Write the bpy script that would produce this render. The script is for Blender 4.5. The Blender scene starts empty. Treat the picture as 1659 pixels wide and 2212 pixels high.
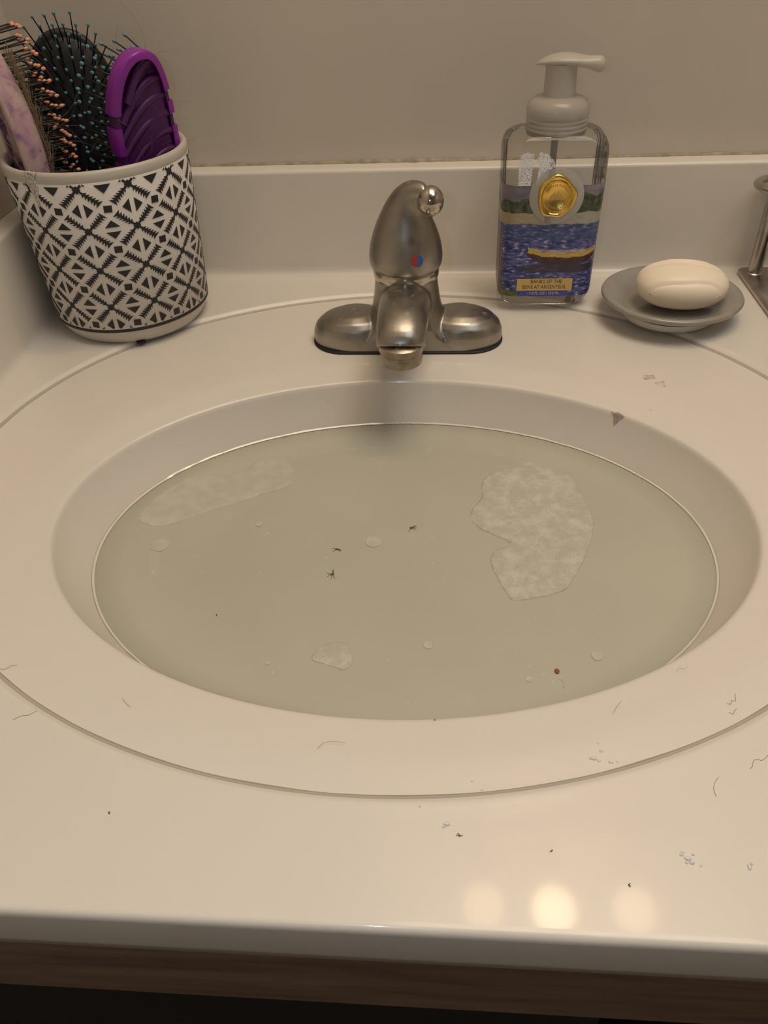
import bpy, bmesh, math, random
from mathutils import Vector, Matrix, noise
random.seed(7)
S = bpy.context.scene
COL = S.collection
PI = math.pi

# ------------------------------------------------------------------ camera, world, lights, exposure
# world frame: counter plane z = 0, X right, Y towards the wall, metres
cam_d = bpy.data.cameras.new('camera'); cam = bpy.data.objects.new('camera', cam_d); COL.objects.link(cam)
cr = Vector((0.9972899, 0.06271452, -0.03846744)); cu = Vector((-0.01053707, 0.6392172, 0.76895406)); cf = Vector((-0.07281363, 0.76646478, -0.63814569))
cam.matrix_world = Matrix(((cr.x, cu.x, -cf.x, 0), (cr.y, cu.y, -cf.y, 0), (cr.z, cu.z, -cf.z, 0.303), (0, 0, 0, 1)))
cam_d.sensor_fit = 'VERTICAL'; cam_d.sensor_height = 36; cam_d.lens = 1664.62 * 36 / 2212
cam_d.clip_start = 0.01
S.camera = cam
W = bpy.data.worlds.new('world'); S.world = W; W.use_nodes = True
W.node_tree.nodes['Background'].inputs[0].default_value = (0.8, 0.85, 1.0, 1)
W.node_tree.nodes['Background'].inputs[1].default_value = 0.05
S.view_settings.view_transform = 'Standard'; S.view_settings.look = 'None'
S.view_settings.gamma = 1; S.view_settings.use_curve_mapping = False
S.view_settings.exposure = 0.0

def light(name, kind, loc, energy, color, size=0.01, rot=None, sy=None):
    d = bpy.data.lights.new(name, kind); o = bpy.data.objects.new(name, d); COL.objects.link(o)
    d.energy = energy; d.color = color; o.location = loc
    if kind == 'POINT': d.shadow_soft_size = size
    if kind == 'AREA':
        d.shape = 'RECTANGLE'; d.size = size; d.size_y = sy or size
    if rot: o.rotation_euler = rot
    return o
# small white LED of the phone that took the picture, beside its lens
light('phone_light', 'POINT', (-0.045, -0.012, 0.325), 0.62, (0.64, 0.82, 1.0), 0.004)   #FL
# added fill above, unseen, lights the wall more than the counter's front edge
light('room_fill_light', 'AREA', (0.70, 0.0, 1.58), 4.0, (0.80, 0.92, 1.05), 0.7)
light('near_fill_light', 'AREA', (0.30, 0.36, 1.58), 9.4, (1.0, 0.835, 0.64), 0.8)  # second added fill, unseen, carries most of the bulbs' light on the counter
BULB_W = (13.0, 36.0, 15.0)      # emission strengths of the three vanity globes

# ------------------------------------------------------------------ materials
def new_mat(name):
    m = bpy.data.materials.new(name); m.use_nodes = True
    return m, m.node_tree, m.node_tree.nodes['Principled BSDF']
def principled(name, col, rough=0.5, metal=0.0, coat=0.0, bump=0.0, bscale=200, var=0.0, vscale=30, spec=0.5, trans=0.0, ior=1.45, rvar=0.0, sss=0.0, coat_r=0.05, bdist=0.0005):
    m, t, b = new_mat(name)
    b.inputs['Base Color'].default_value = (*col, 1); b.inputs['Roughness'].default_value = rough
    b.inputs['Metallic'].default_value = metal; b.inputs['Coat Weight'].default_value = coat
    b.inputs['Coat Roughness'].default_value = coat_r
    b.inputs['Specular IOR Level'].default_value = spec
    b.inputs['Transmission Weight'].default_value = trans; b.inputs['IOR'].default_value = ior
    if sss:
        b.inputs['Subsurface Weight'].default_value = sss; b.inputs['Subsurface Scale'].default_value = 0.01
    if bump or var or rvar:
        tc = t.nodes.new('ShaderNodeTexCoord')
    if bump:
        n = t.nodes.new('ShaderNodeTexNoise'); n.inputs['Scale'].default_value = bscale; n.inputs['Detail'].default_value = 4
        t.links.new(tc.outputs['Object'], n.inputs['Vector'])
        bp = t.nodes.new('ShaderNodeBump'); bp.inputs['Strength'].default_value = bump; bp.inputs['Distance'].default_value = bdist
        t.links.new(n.outputs['Fac'], bp.inputs['Height']); t.links.new(bp.outputs['Normal'], b.inputs['Normal'])
    if var:
        n = t.nodes.new('ShaderNodeTexNoise'); n.inputs['Scale'].default_value = vscale; n.inputs['Detail'].default_value = 5
        t.links.new(tc.outputs['Object'], n.inputs['Vector'])
        r = t.nodes.new('ShaderNodeValToRGB'); r.color_ramp.elements[0].position = 0.35; r.color_ramp.elements[1].position = 0.65
        r.color_ramp.elements[0].color = (*[c * (1 - var) for c in col], 1); r.color_ramp.elements[1].color = (*[min(1, c * (1 + var)) for c in col], 1)
        t.links.new(n.outputs['Fac'], r.inputs['Fac']); t.links.new(r.outputs['Color'], b.inputs['Base Color'])
    if rvar:
        n = t.nodes.new('ShaderNodeTexNoise'); n.inputs['Scale'].default_value = vscale * 1.7; n.inputs['Detail'].default_value = 6
        t.links.new(tc.outputs['Object'], n.inputs['Vector'])
        mr = t.nodes.new('ShaderNodeMapRange'); mr.inputs['From Min'].default_value = 0.35; mr.inputs['From Max'].default_value = 0.65
        mr.inputs['To Min'].default_value = max(0.02, rough - rvar); mr.inputs['To Max'].default_value = rough + rvar
        t.links.new(n.outputs['Fac'], mr.inputs['Value']); t.links.new(mr.outputs['Result'], b.inputs['Roughness'])
    return m
def mix_transparent(m, fac=None, noise_scale=None, lo=0.4, hi=0.6, attr=None, amin=0.0, amax=1.0, detail=6, vec_scale=None):
    """put a transparent share into a principled material; fac or a noise / attribute drives how opaque it is"""
    t = m.node_tree; b = t.nodes['Principled BSDF']; out = t.nodes['Material Output']
    tr = t.nodes.new('ShaderNodeBsdfTransparent'); mx = t.nodes.new('ShaderNodeMixShader')
    t.links.new(tr.outputs[0], mx.inputs[1]); t.links.new(b.outputs[0], mx.inputs[2]); t.links.new(mx.outputs[0], out.inputs['Surface'])
    if fac is not None: mx.inputs[0].default_value = fac
    if noise_scale:
        tc = t.nodes.new('ShaderNodeTexCoord'); n = t.nodes.new('ShaderNodeTexNoise'); n.inputs['Scale'].default_value = noise_scale; n.inputs['Detail'].default_value = detail
        mr = t.nodes.new('ShaderNodeMapRange'); mr.inputs['From Min'].default_value = lo; mr.inputs['From Max'].default_value = hi
        mr.inputs['To Min'].default_value = amin; mr.inputs['To Max'].default_value = amax
        t.links.new(tc.outputs['Object'], n.inputs['Vector']); t.links.new(n.outputs['Fac'], mr.inputs['Value']); t.links.new(mr.outputs['Result'], mx.inputs[0])
    if attr:
        a = t.nodes.new('ShaderNodeAttribute'); a.attribute_name = attr; t.links.new(a.outputs['Fac'], mx.inputs[0])
    return m
def clear_plastic(name, tint=(0.94, 0.94, 0.93), refl=0.9):
    m, t, b = new_mat(name); t.nodes.remove(b); out = t.nodes['Material Output']
    tr = t.nodes.new('ShaderNodeBsdfTransparent'); tr.inputs[0].default_value = (*tint, 1)
    gl = t.nodes.new('ShaderNodeBsdfGlossy'); gl.inputs['Roughness'].default_value = 0.04
    fr = t.nodes.new('ShaderNodeFresnel'); fr.inputs['IOR'].default_value = 1.5
    ml = t.nodes.new('ShaderNodeMath'); ml.operation = 'MULTIPLY'; ml.inputs[1].default_value = refl
    mx = t.nodes.new('ShaderNodeMixShader')
    t.links.new(fr.outputs[0], ml.inputs[0]); t.links.new(ml.outputs[0], mx.inputs[0])
    t.links.new(tr.outputs[0], mx.inputs[1]); t.links.new(gl.outputs[0], mx.inputs[2]); t.links.new(mx.outputs[0], out.inputs['Surface'])
    return m
def vcol_mat(name, rough=0.4, coat=0.3, attr='paint', bump=0.0):
    m, t, b = new_mat(name); a = t.nodes.new('ShaderNodeAttribute'); a.attribute_name = attr
    t.links.new(a.outputs['Color'], b.inputs['Base Color']); b.inputs['Roughness'].default_value = rough; b.inputs['Coat Weight'].default_value = coat
    return m

M = {}
M['marble'] = principled('cultured_marble', (0.76, 0.71, 0.635), 0.30, coat=0.35, coat_r=0.07, bump=0.03, bscale=500, var=0.004, vscale=25)
M['marble_wall'] = principled('cultured_marble_splash', (0.74, 0.69, 0.615), 0.35, coat=0.25, coat_r=0.2, bump=0.04, bscale=300, var=0.015, vscale=18)
M['wall'] = principled('wall_paint', (0.56, 0.50, 0.42), 0.5, bump=0.25, bscale=900, var=0.03, vscale=6, bdist=0.0003)
M['wall_back'] = principled('wall_paint_back', (0.63, 0.57, 0.49), 0.38, bump=0.28, bscale=700, var=0.03, vscale=7, bdist=0.0003, rvar=0.06)
M['ceiling'] = principled('ceiling_paint', (0.7, 0.66, 0.6), 0.8)
M['floor'] = principled('floor_tile', (0.12, 0.10, 0.085), 0.5, var=0.1, vscale=5)
M['caulk'] = principled('old_caulk', (0.36, 0.30, 0.22), 0.6, bump=0.5, bscale=900, var=0.2, vscale=120)
M['nickel'] = principled('brushed_nickel', (0.38, 0.35, 0.305), 0.36, metal=1.0, bump=0.05, bscale=1500, var=0.06, vscale=70, rvar=0.05)
M['polished'] = principled('polished_nickel', (0.52, 0.47, 0.40), 0.16, metal=1.0, var=0.06, vscale=160, rvar=0.04)
M['aerator'] = principled('aerator_metal', (0.36, 0.31, 0.25), 0.3, metal=1.0, var=0.15, vscale=200)
M['black_rubber'] = principled('black_rubber', (0.012, 0.012, 0.014), 0.6)
M['red'] = principled('red_enamel', (0.45, 0.05, 0.04), 0.4)
M['blue'] = principled('blue_enamel', (0.04, 0.13, 0.42), 0.4)
M['limescale'] = principled('limescale', (0.75, 0.72, 0.66), 0.8)
M['cup_body'] = principled('cup_glaze_grey', (0.58, 0.53, 0.47), 0.42, var=0.06, vscale=40, coat=0.15, coat_r=0.3)
M['cup_white'] = principled('cup_white_band', (0.68, 0.64, 0.59), 0.55, var=0.05, vscale=60)
M['cup_black'] = principled('cup_black_print', (0.022, 0.021, 0.021), 0.5)
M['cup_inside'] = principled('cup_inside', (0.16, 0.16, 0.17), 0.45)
M['black_plastic'] = principled('black_plastic', (0.012, 0.011, 0.010), 0.4)
M['teal'] = principled('teal_bead', (0.10, 0.28, 0.33), 0.35, coat=0.3)
M['peach'] = principled('peach_bead', (0.85, 0.36, 0.22), 0.35, coat=0.3)
M['hair'] = principled('brown_hair', (0.24, 0.165, 0.095), 0.5)
M['hair_dark'] = principled('dark_hair', (0.17, 0.13, 0.09), 0.5)
M['purple'] = principled('purple_plastic', (0.26, 0.022, 0.33), 0.33, coat=0.15, coat_r=0.3, var=0.06, vscale=30)
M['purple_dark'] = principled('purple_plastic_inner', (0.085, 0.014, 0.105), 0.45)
M['soap'] = principled('soap_bar', (0.93, 0.82, 0.66), 0.42, coat=0.1, coat_r=0.3)
M['dish'] = principled('dish_glaze', (0.31, 0.285, 0.25), 0.22, coat=0.6, var=0.06, vscale=60)
M['dish_white'] = principled('dish_foot_white', (0.80, 0.76, 0.70), 0.3)
M['gold'] = principled('gold_foil', (0.83, 0.56, 0.14), 0.22, metal=1.0, bump=0.25, bscale=1200)
M['gold_flat'] = principled('gold_foil_print', (0.62, 0.46, 0.20), 0.35, metal=0.8)
M['ink'] = principled('dark_green_ink', (0.05, 0.055, 0.03), 0.5)
M['ink_white'] = principled('pale_ink', (0.62, 0.62, 0.78), 0.5)
M['blue_strip'] = principled('blue_print_strip', (0.07, 0.08, 0.36), 0.4)
M['bottle'] = clear_plastic('clear_bottle_plastic')
M['bottle_ring'] = mix_transparent(principled('bottle_window_film', (0.55, 0.52, 0.50), 0.3), 0.45)
M['pump'] = mix_transparent(principled('pump_translucent', (0.58, 0.53, 0.46), 0.34, coat=0.2), 0.78)
M['pump_collar'] = mix_transparent(principled('pump_collar_translucent', (0.56, 0.51, 0.45), 0.22, coat=0.3), 0.60)
M['residue'] = mix_transparent(principled('soap_residue', (0.92, 0.93, 0.95), 0.5), noise_scale=800, lo=0.40, hi=0.56, amin=0.12, amax=1.0)
M['wood'] = None
M['cab_dark'] = principled('cabinet_inside', (0.02, 0.017, 0.016), 0.7)  # near-black: the shade inside the cabinet is put into the colour
M['steel'] = principled('hinge_steel', (0.5, 0.48, 0.45), 0.3, metal=1.0)
M['stand_metal'] = principled('stand_metal', (0.50, 0.46, 0.41), 0.3, metal=1.0, var=0.12, vscale=70)
M['stain_purple'] = mix_transparent(principled('mauve_stain', (0.46, 0.33, 0.33), 0.5), noise_scale=300, lo=0.3, hi=0.6, amin=0.35, amax=0.8)
M['stain_tan'] = mix_transparent(principled('tan_stain', (0.40, 0.30, 0.18), 0.5), noise_scale=150, lo=0.35, hi=0.7, amin=0.0, amax=0.28)
M['crumb'] = principled('brown_crumb', (0.28, 0.09, 0.02), 0.6)
M['lint'] = principled('grey_lint', (0.10, 0.085, 0.06), 0.8)
M['plaster'] = principled('chipped_plaster', (0.72, 0.68, 0.60), 0.8, bump=0.8, bscale=500)

def spotted(m, col, scale, lo, hi, rough=0.7, seed=0.0):
    t = m.node_tree; b = t.nodes['Principled BSDF']; out = t.nodes['Material Output']; tc = t.nodes.new('ShaderNodeTexCoord')
    mp = t.nodes.new('ShaderNodeMapping'); mp.inputs['Location'].default_value = (seed, seed, 0); mp.inputs['Scale'].default_value = (1, 1, 0.55)
    n = t.nodes.new('ShaderNodeTexNoise'); n.inputs['Scale'].default_value = scale; n.inputs['Detail'].default_value = 6; n.inputs['Distortion'].default_value = 0.6
    mr = t.nodes.new('ShaderNodeMapRange'); mr.inputs['From Min'].default_value = lo; mr.inputs['From Max'].default_value = hi; mr.inputs['To Max'].default_value = 0.6
    d = t.nodes.new('ShaderNodeBsdfPrincipled'); d.inputs['Base Color'].default_value = (*col, 1); d.inputs['Roughness'].default_value = rough
    mx = t.nodes.new('ShaderNodeMixShader'); t.links.new(tc.outputs['Object'], mp.inputs['Vector']); t.links.new(mp.outputs[0], n.inputs['Vector']); t.links.new(n.outputs['Fac'], mr.inputs['Value'])
    t.links.new(mr.outputs[0], mx.inputs[0]); t.links.new(b.outputs[0], mx.inputs[1]); t.links.new(d.outputs[0], mx.inputs[2]); t.links.new(mx.outputs[0], out.inputs['Surface'])
spotted(M['nickel'], (0.42, 0.39, 0.35), 130, 0.64, 0.72)
spotted(M['aerator'], (0.40, 0.36, 0.30), 300, 0.56, 0.66)
def wood_mat():
    m, t, b = new_mat('stained_wood'); tc = t.nodes.new('ShaderNodeTexCoord'); mp = t.nodes.new('ShaderNodeMapping')
    mp.inputs['Scale'].default_value = (2.5, 20, 26); t.links.new(tc.outputs['Object'], mp.inputs['Vector'])
    n = t.nodes.new('ShaderNodeTexNoise'); n.inputs['Scale'].default_value = 3; n.inputs['Detail'].default_value = 6; n.inputs['Distortion'].default_value = 1.2
    t.links.new(mp.outputs['Vector'], n.inputs['Vector'])
    r = t.nodes.new('ShaderNodeValToRGB'); r.color_ramp.elements[0].position = 0.3; r.color_ramp.elements[1].position = 0.7
    r.color_ramp.elements[0].color = (0.15, 0.092, 0.065, 1); r.color_ramp.elements[1].color = (0.29, 0.195, 0.135, 1)
    t.links.new(n.outputs['Fac'], r.inputs['Fac']); t.links.new(r.outputs['Color'], b.inputs['Base Color']); b.inputs['Roughness'].default_value = 0.45
    return m
M['wood'] = wood_mat()
def marbled_mat(name, a_, b_, c_):
    m, t, b = new_mat(name); tc = t.nodes.new('ShaderNodeTexCoord')
    n = t.nodes.new('ShaderNodeTexNoise'); n.inputs['Scale'].default_value = 34; n.inputs['Detail'].default_value = 3; n.inputs['Distortion'].default_value = 1.5
    t.links.new(tc.outputs['Object'], n.inputs['Vector'])
    r = t.nodes.new('ShaderNodeValToRGB'); r.color_ramp.elements[0].position = 0.36; r.color_ramp.elements[1].position = 0.62
    r.color_ramp.elements[0].color = (*a_, 1); r.color_ramp.elements[1].color = (*c_, 1); e = r.color_ramp.elements.new(0.5); e.color = (*b_, 1)
    t.links.new(n.outputs['Fac'], r.inputs['Fac']); t.links.new(r.outputs['Color'], b.inputs['Base Color'])
    b.inputs['Roughness'].default_value = 0.2; b.inputs['Coat Weight'].default_value = 0.7
    return m
M['marbled'] = marbled_mat('pink_marbled_plastic', (0.25, 0.16, 0.34), (0.60, 0.36, 0.42), (0.66, 0.50, 0.47))
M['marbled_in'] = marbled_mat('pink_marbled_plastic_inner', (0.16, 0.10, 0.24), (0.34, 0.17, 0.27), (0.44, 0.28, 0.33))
def water_mat():
    m = principled('murky_soapy_water', (0.495, 0.48, 0.39), 0.03, spec=0.5, ior=1.33, var=0.03, vscale=9)
    return mix_transparent(m, attr='murk')
M['water'] = water_mat()
def foam_mat(name, base=(0.66, 0.64, 0.53), hi=(0.82, 0.80, 0.69)):
    m, t, b = new_mat(name); tc = t.nodes.new('ShaderNodeTexCoord')
    n = t.nodes.new('ShaderNodeTexNoise'); n.inputs['Scale'].default_value = 120; n.inputs['Detail'].default_value = 8; n.inputs['Roughness'].default_value = 0.65
    t.links.new(tc.outputs['Object'], n.inputs['Vector'])
    r = t.nodes.new('ShaderNodeValToRGB'); r.color_ramp.elements[0].position = 0.42; r.color_ramp.elements[1].position = 0.66
    r.color_ramp.elements[0].color = (*base, 1); r.color_ramp.elements[1].color = (*hi, 1)
    v = t.nodes.new('ShaderNodeTexVoronoi'); v.inputs['Scale'].default_value = 620
    t.links.new(tc.outputs['Object'], v.inputs['Vector'])
    r2 = t.nodes.new('ShaderNodeValToRGB'); r2.color_ramp.elements[0].position = 0.12; r2.color_ramp.elements[1].position = 0.28
    r2.color_ramp.elements[0].color = (0.72, 0.72, 0.72, 1); r2.color_ramp.elements[1].color = (1, 1, 1, 1)
    t.links.new(v.outputs['Distance'], r2.inputs['Fac'])
    mx = t.nodes.new('ShaderNodeMix'); mx.data_type = 'RGBA'; mx.blend_type = 'MULTIPLY'; mx.inputs['Factor'].default_value = 1
    t.links.new(n.outputs['Fac'], r.inputs['Fac']); t.links.new(r.outputs['Color'], mx.inputs['A']); t.links.new(r2.outputs['Color'], mx.inputs['B'])
    t.links.new(mx.outputs['Result'], b.inputs['Base Color']); b.inputs['Roughness'].default_value = 0.55
    bp = t.nodes.new('ShaderNodeBump'); bp.inputs['Strength'].default_value = 0.5; bp.inputs['Distance'].default_value = 0.0004
    t.links.new(v.outputs['Distance'], bp.inputs['Height']); t.links.new(bp.outputs['Normal'], b.inputs['Normal'])
    return mix_transparent(m, 0.62)
M['foam'] = foam_mat('soap_foam')
M['foam_thin'] = mix_transparent(principled('thin_soap_foam', (0.74, 0.72, 0.60), 0.5, var=0.06, vscale=120), 0.55)
def emis(name, col, s):
    m, t, b = new_mat(name); b.inputs['Emission Color'].default_value = (*col, 1); b.inputs['Emission Strength'].default_value = s
    b.inputs['Base Color'].default_value = (0.8, 0.75, 0.7, 1); return m

# ------------------------------------------------------------------ helpers
def mesh_obj(name, verts, faces, mat, parent=None, smooth=True, angle=40, loc=None):
    me = bpy.data.meshes.new(name); me.from_pydata([tuple(v) for v in verts], [], faces); me.validate(); me.update()
    bm = bmesh.new(); bm.from_mesh(me); bmesh.ops.recalc_face_normals(bm, faces=bm.faces); bm.to_mesh(me); bm.free()
    for m in (mat if isinstance(mat, (list, tuple)) else [mat]): me.materials.append(m)
    if smooth:
        me.polygons.foreach_set('use_smooth', [True] * len(me.polygons)); me.set_sharp_from_angle(angle=math.radians(angle))
    o = bpy.data.objects.new(name, me); COL.objects.link(o)
    if loc is not None: o.location = loc
    if parent is not None: o.parent = parent
    return o
def thing(name, label, cat, loc=(0, 0, 0), group=None, rot=None):
    o = bpy.data.objects.new(name, None); COL.objects.link(o); o.location = loc; o.empty_display_size = 0.02
    if rot is not None: o.rotation_euler = rot
    return tag(o, label, cat, group)
def tag(o, label, cat=None, group=None):
    o['label'] = label
    if cat: o['category'] = cat
    if group: o['group'] = group
    return o
def structure(o): o['kind'] = 'structure'; return o
def loft(secs, cap0=True, cap1=True, closed=False):
    n = len(secs[0]); V = [v for s in secs for v in s]; F = []
    for k in range(len(secs) - (0 if closed else 1)):
        a = k * n; b = ((k + 1) % len(secs)) * n
        for i in range(n):
            j = (i + 1) % n; F.append((a + i, a + j, b + j, b + i))
    if cap0 and not closed: F.append(tuple(range(n - 1, -1, -1)))
    if cap1 and not closed: F.append(tuple(range((len(secs) - 1) * n, len(secs) * n)))
    return V, F
def ring(c, r, z, n=64, ry=None):
    ry = ry or r
    return [(c[0] + r * math.cos(2 * PI * i / n), c[1] + ry * math.sin(2 * PI * i / n), z) for i in range(n)]
def lathe(prof, n=64, c=(0, 0), cap0=True, cap1=True):
    return loft([ring(c, r, z, n) for r, z in prof], cap0, cap1)
def join(*parts):
    V = []; F = []
    for v, f in parts:
        o = len(V); V += list(v); F += [tuple(i + o for i in q) for q in f]
    return V, F
def frames(path):
    P = [Vector(p) for p in path]; T = []
    for i in range(len(P)):
        a = P[max(0, i - 1)]; b = P[min(len(P) - 1, i + 1)]; T.append((b - a).normalized())
    up = Vector((0, 0, 1)) if abs(T[0].z) < 0.9 else Vector((0, 1, 0))
    N = [(up - T[0] * up.dot(T[0])).normalized()]
    for i in range(1, len(P)):
        v = N[-1] - T[i] * N[-1].dot(T[i]); N.append(v.normalized())
    return P, T, N
def tube(path, radii, n=8, caps=True):
    P, T, N = frames(path)
    if not isinstance(radii, list): radii = [radii] * len(P)
    secs = []
    for p, t, nn, r in zip(P, T, N, radii):
        b = t.cross(nn); ru, rv = (r if isinstance(r, tuple) else (r, r))
        secs.append([tuple(p + nn * (ru * math.cos(2 * PI * k / n)) + b * (rv * math.sin(2 * PI * k / n))) for k in range(n)])
    return loft(secs, caps, caps)
def spline(pts, m=6):
    P = [Vector(p) for p in pts]; out = []
    for i in range(len(P) - 1):
        p0 = P[max(0, i - 1)]; p1 = P[i]; p2 = P[i + 1]; p3 = P[min(len(P) - 1, i + 2)]
        for k in range(m):
            t = k / m
            out.append(0.5 * ((2 * p1) + (p2 - p0) * t + (2 * p0 - 5 * p1 + 4 * p2 - p3) * t * t + (3 * p1 - p0 - 3 * p2 + p3) * t ** 3))
    out.append(P[-1]); return out
def rrect(hx, hy, rc, z, c=(0, 0), k=8):
    out = []; rc = min(rc, hx - 1e-5, hy - 1e-5)
    for q, (sx, sy) in enumerate(((1, 1), (-1, 1), (-1, -1), (1, -1))):
        for i in range(k):
            a = q * PI / 2 + (PI / 2) * i / (k - 1)
            out.append((c[0] + sx * (hx - rc) + rc * math.cos(a), c[1] + sy * (hy - rc) + rc * math.sin(a), z))
    return out
def box(x0, x1, y0, y1, z0, z1):
    V = [(x, y, z) for z in (z0, z1) for x, y in ((x0, y0), (x1, y0), (x1, y1), (x0, y1))]
    return V, [(3, 2, 1, 0), (4, 5, 6, 7), (0, 1, 5, 4), (1, 2, 6, 5), (2, 3, 7, 6), (3, 0, 4, 7)]
def bevel(o, w, seg=3):
    m = o.modifiers.new('bevel', 'BEVEL'); m.width = w; m.segments = seg; m.limit_method = 'ANGLE'
    return o
def uvsphere(c, r, nu=16, nv=10):
    rx, ry, rz = r if isinstance(r, tuple) else (r, r, r); V = []; F = []
    V.append((c[0], c[1], c[2] - rz))
    for j in range(1, nv):
        a = -PI / 2 + PI * j / nv
        for i in range(nu): V.append((c[0] + rx * math.cos(a) * math.cos(2 * PI * i / nu), c[1] + ry * math.cos(a) * math.sin(2 * PI * i / nu), c[2] + rz * math.sin(a)))
    V.append((c[0], c[1], c[2] + rz)); L = len(V) - 1
    for i in range(nu):
        j = (i + 1) % nu
        F.append((0, 1 + j, 1 + i)); F.append((L, L - nu + i, L - nu + j))
        for k in range(nv - 2):
            a = 1 + k * nu; b = a + nu; F.append((a + i, a + j, b + j, b + i))
    return V, F

# ------------------------------------------------------------------ room shell
XL, YB = -0.369, 0.7415
structure(mesh_obj('wall_back', *box(-0.47, 1.6, YB, YB + 0.1, -0.8, 1.62), M['wall_back'], smooth=False))
structure(mesh_obj('wall_left', *box(XL - 0.1, XL, -1.6, YB, -0.8, 1.62), M['wall'], smooth=False))
structure(mesh_obj('wall_right', *box(1.5, 1.6, -1.6, YB, -0.8, 1.62), M['wall'], smooth=False))
structure(mesh_obj('wall_front', *box(XL - 0.1, 1.6, -1.7, -1.6, -0.8, 1.62), principled('wall_paint_dim', (0.30, 0.28, 0.25), 0.6), smooth=False))
structure(mesh_obj('floor', *box(XL - 0.1, 1.6, -1.7, YB + 0.1, -0.9, -0.8), M['floor'], smooth=False))
structure(mesh_obj('ceiling', *box(XL - 0.1, 1.6, -1.7, YB + 0.1, 1.62, 1.72), M['ceiling'], smooth=False))

# ------------------------------------------------------------------ vanity top with moulded oval basin
C1, R1 = (-0.0268, 0.3729), (0.2157, 0.1565)       # basin opening
C2, R2 = (-0.0293, 0.4250), (0.2989, 0.2533)       # outer moulded oval
RX0, RX1, RY0, RY1 = XL + 0.0005, 0.62, 0.1185, YB - 0.0005
top = thing('vanity_sink', 'glossy off-white moulded countertop with oval sink basin filled with murky water', 'sink', (0, 0, 0))
def build_top():
    N = 480; th = [2 * PI * i / N for i in range(N)]
    for cx_, cy_ in ((RX0, RY0), (RX1, RY0), (RX1, RY1), (RX0, RY1)):
        a = math.atan2(cy_ - C2[1], cx_ - C2[0]) % (2 * PI); k = min(range(N), key=lambda i: abs(th[i] - a)); th[k] = a
    tp = [math.atan2(math.sin(a) / R2[1], math.cos(a) / R2[0]) for a in th]
    def ell(c, r, z): return [(c[0] + r[0] * math.cos(t), c[1] + r[1] * math.sin(t), z) for t in tp]
    def rect(ins, z):
        x0, x1, y0, y1 = RX0 + ins, RX1 - ins, RY0 + ins, RY1 - ins; out = []
        for a in th:
            dx, dy = math.cos(a), math.sin(a); t = 1e9
            if dx > 1e-9: t = min(t, (x1 - C2[0]) / dx)
            if dx < -1e-9: t = min(t, (x0 - C2[0]) / dx)
            if dy > 1e-9: t = min(t, (y1 - C2[1]) / dy)
            if dy < -1e-9: t = min(t, (y0 - C2[1]) / dy)
            out.append((C2[0] + dx * t, C2[1] + dy * t, z))
        return out
    L = []
    bowl = [(0.03, -0.125), (0.10, -0.125), (0.35, -0.120), (0.60, -0.105), (0.78, -0.080), (0.87, -0.056), (0.905, -0.043), (0.925, -0.0362), (0.945, -0.0295), (0.963, -0.0228), (0.978, -0.0165), (0.989, -0.0110), (0.996, -0.0072)]
    for s, z in bowl: L.append(ell(C1, (R1[0] * s, R1[1] * s), z))
    for d, z in ((0.000, -0.0046), (0.0012, -0.0036), (0.003, -0.0031), (0.009, -0.0026), (0.014, -0.0018), (0.019, -0.0009), (0.023, -0.0003), (0.027, 0.0)):
        L.append(ell(C1, (R1[0] + d, R1[1] + d), z))
    A = (C1, (R1[0] + 0.027, R1[1] + 0.027)); B = (C2, (R2[0] - 0.006, R2[1] - 0.006))
    for k in range(1, 7):
        u = k / 6; L.append(ell((A[0][0] + (B[0][0] - A[0][0]) * u, A[0][1] + (B[0][1] - A[0][1]) * u), (A[1][0] + (B[1][0] - A[1][0]) * u, A[1][1] + (B[1][1] - A[1][1]) * u), 0.0))
    for d, z in ((-0.0030, 0.0), (-0.0022, 0.0001), (-0.0015, 0.0004), (0.0013, 0.0031), (0.0020, 0.0034), (0.0030, 0.0035), (0.0045, 0.0034)):
        L.append(ell(C2, (R2[0] + d, R2[1] + d), z))
    e = L[-1]; rr = rect(0.0030, 0.0034); r0_ = rect(0.0085, 0.0034)
    for k in range(1, 5):
        u = (k / 5) ** 1.0; L.append([tuple(e[i][q] + (r0_[i][q] - e[i][q]) * u for q in range(3)) for i in range(N)])
    L.append(rect(0.0060, 0.0034)); L.append(rect(0.0042, 0.0034)); L.append(rr)
    for ins, z in ((0.0019, 0.0032), (0.0009, 0.0025), (0.0002, 0.0012), (0.0, -0.0004), (0.0, -0.020), (0.0006, -0.0262), (0.0018, -0.0274), (0.02, -0.0276)): L.append(rect(ins, z))
    return loft(L, True, False)
counter = mesh_obj('countertop', *build_top(), M['marble'], top, angle=60)
def profile_x(prof, x0, x1):   # extrude a (y, z) profile along X
    n = len(prof); V = [(x0, y, z) for y, z in prof] + [(x1, y, z) for y, z in prof]
    return V, [(i, (i + 1) % n, n + (i + 1) % n, n + i) for i in range(n)] + [tuple(range(n)), tuple(range(2 * n - 1, n - 1, -1))]
ys = YB - 0.02; z0 = 0.0034
def splash_prof(h):
    P = [(0.0195, z0 - 0.001), (-0.0075, z0), (-0.0045, z0 + 0.0008), (-0.0022, z0 + 0.0025), (-0.0008, z0 + 0.005), (0.0, z0 + 0.009)]
    for k in range(7):
        a = PI / 2 * k / 6; P.append((0.0035 * (1 - math.cos(a)), h - 0.0035 + 0.0035 * math.sin(a)))
    P.append((0.0195, h)); return P
bsp = mesh_obj('backsplash', *profile_x([(ys + a, b) for a, b in splash_prof(0.1)], XL + 0.0205, RX1), M['marble_wall'], angle=35)
tag(bsp, 'long off-white backsplash strip along the back wall behind the faucet', 'backsplash')
V, F = profile_x([(-a, b) for a, b in splash_prof(0.0925)], 0, 1)
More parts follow.
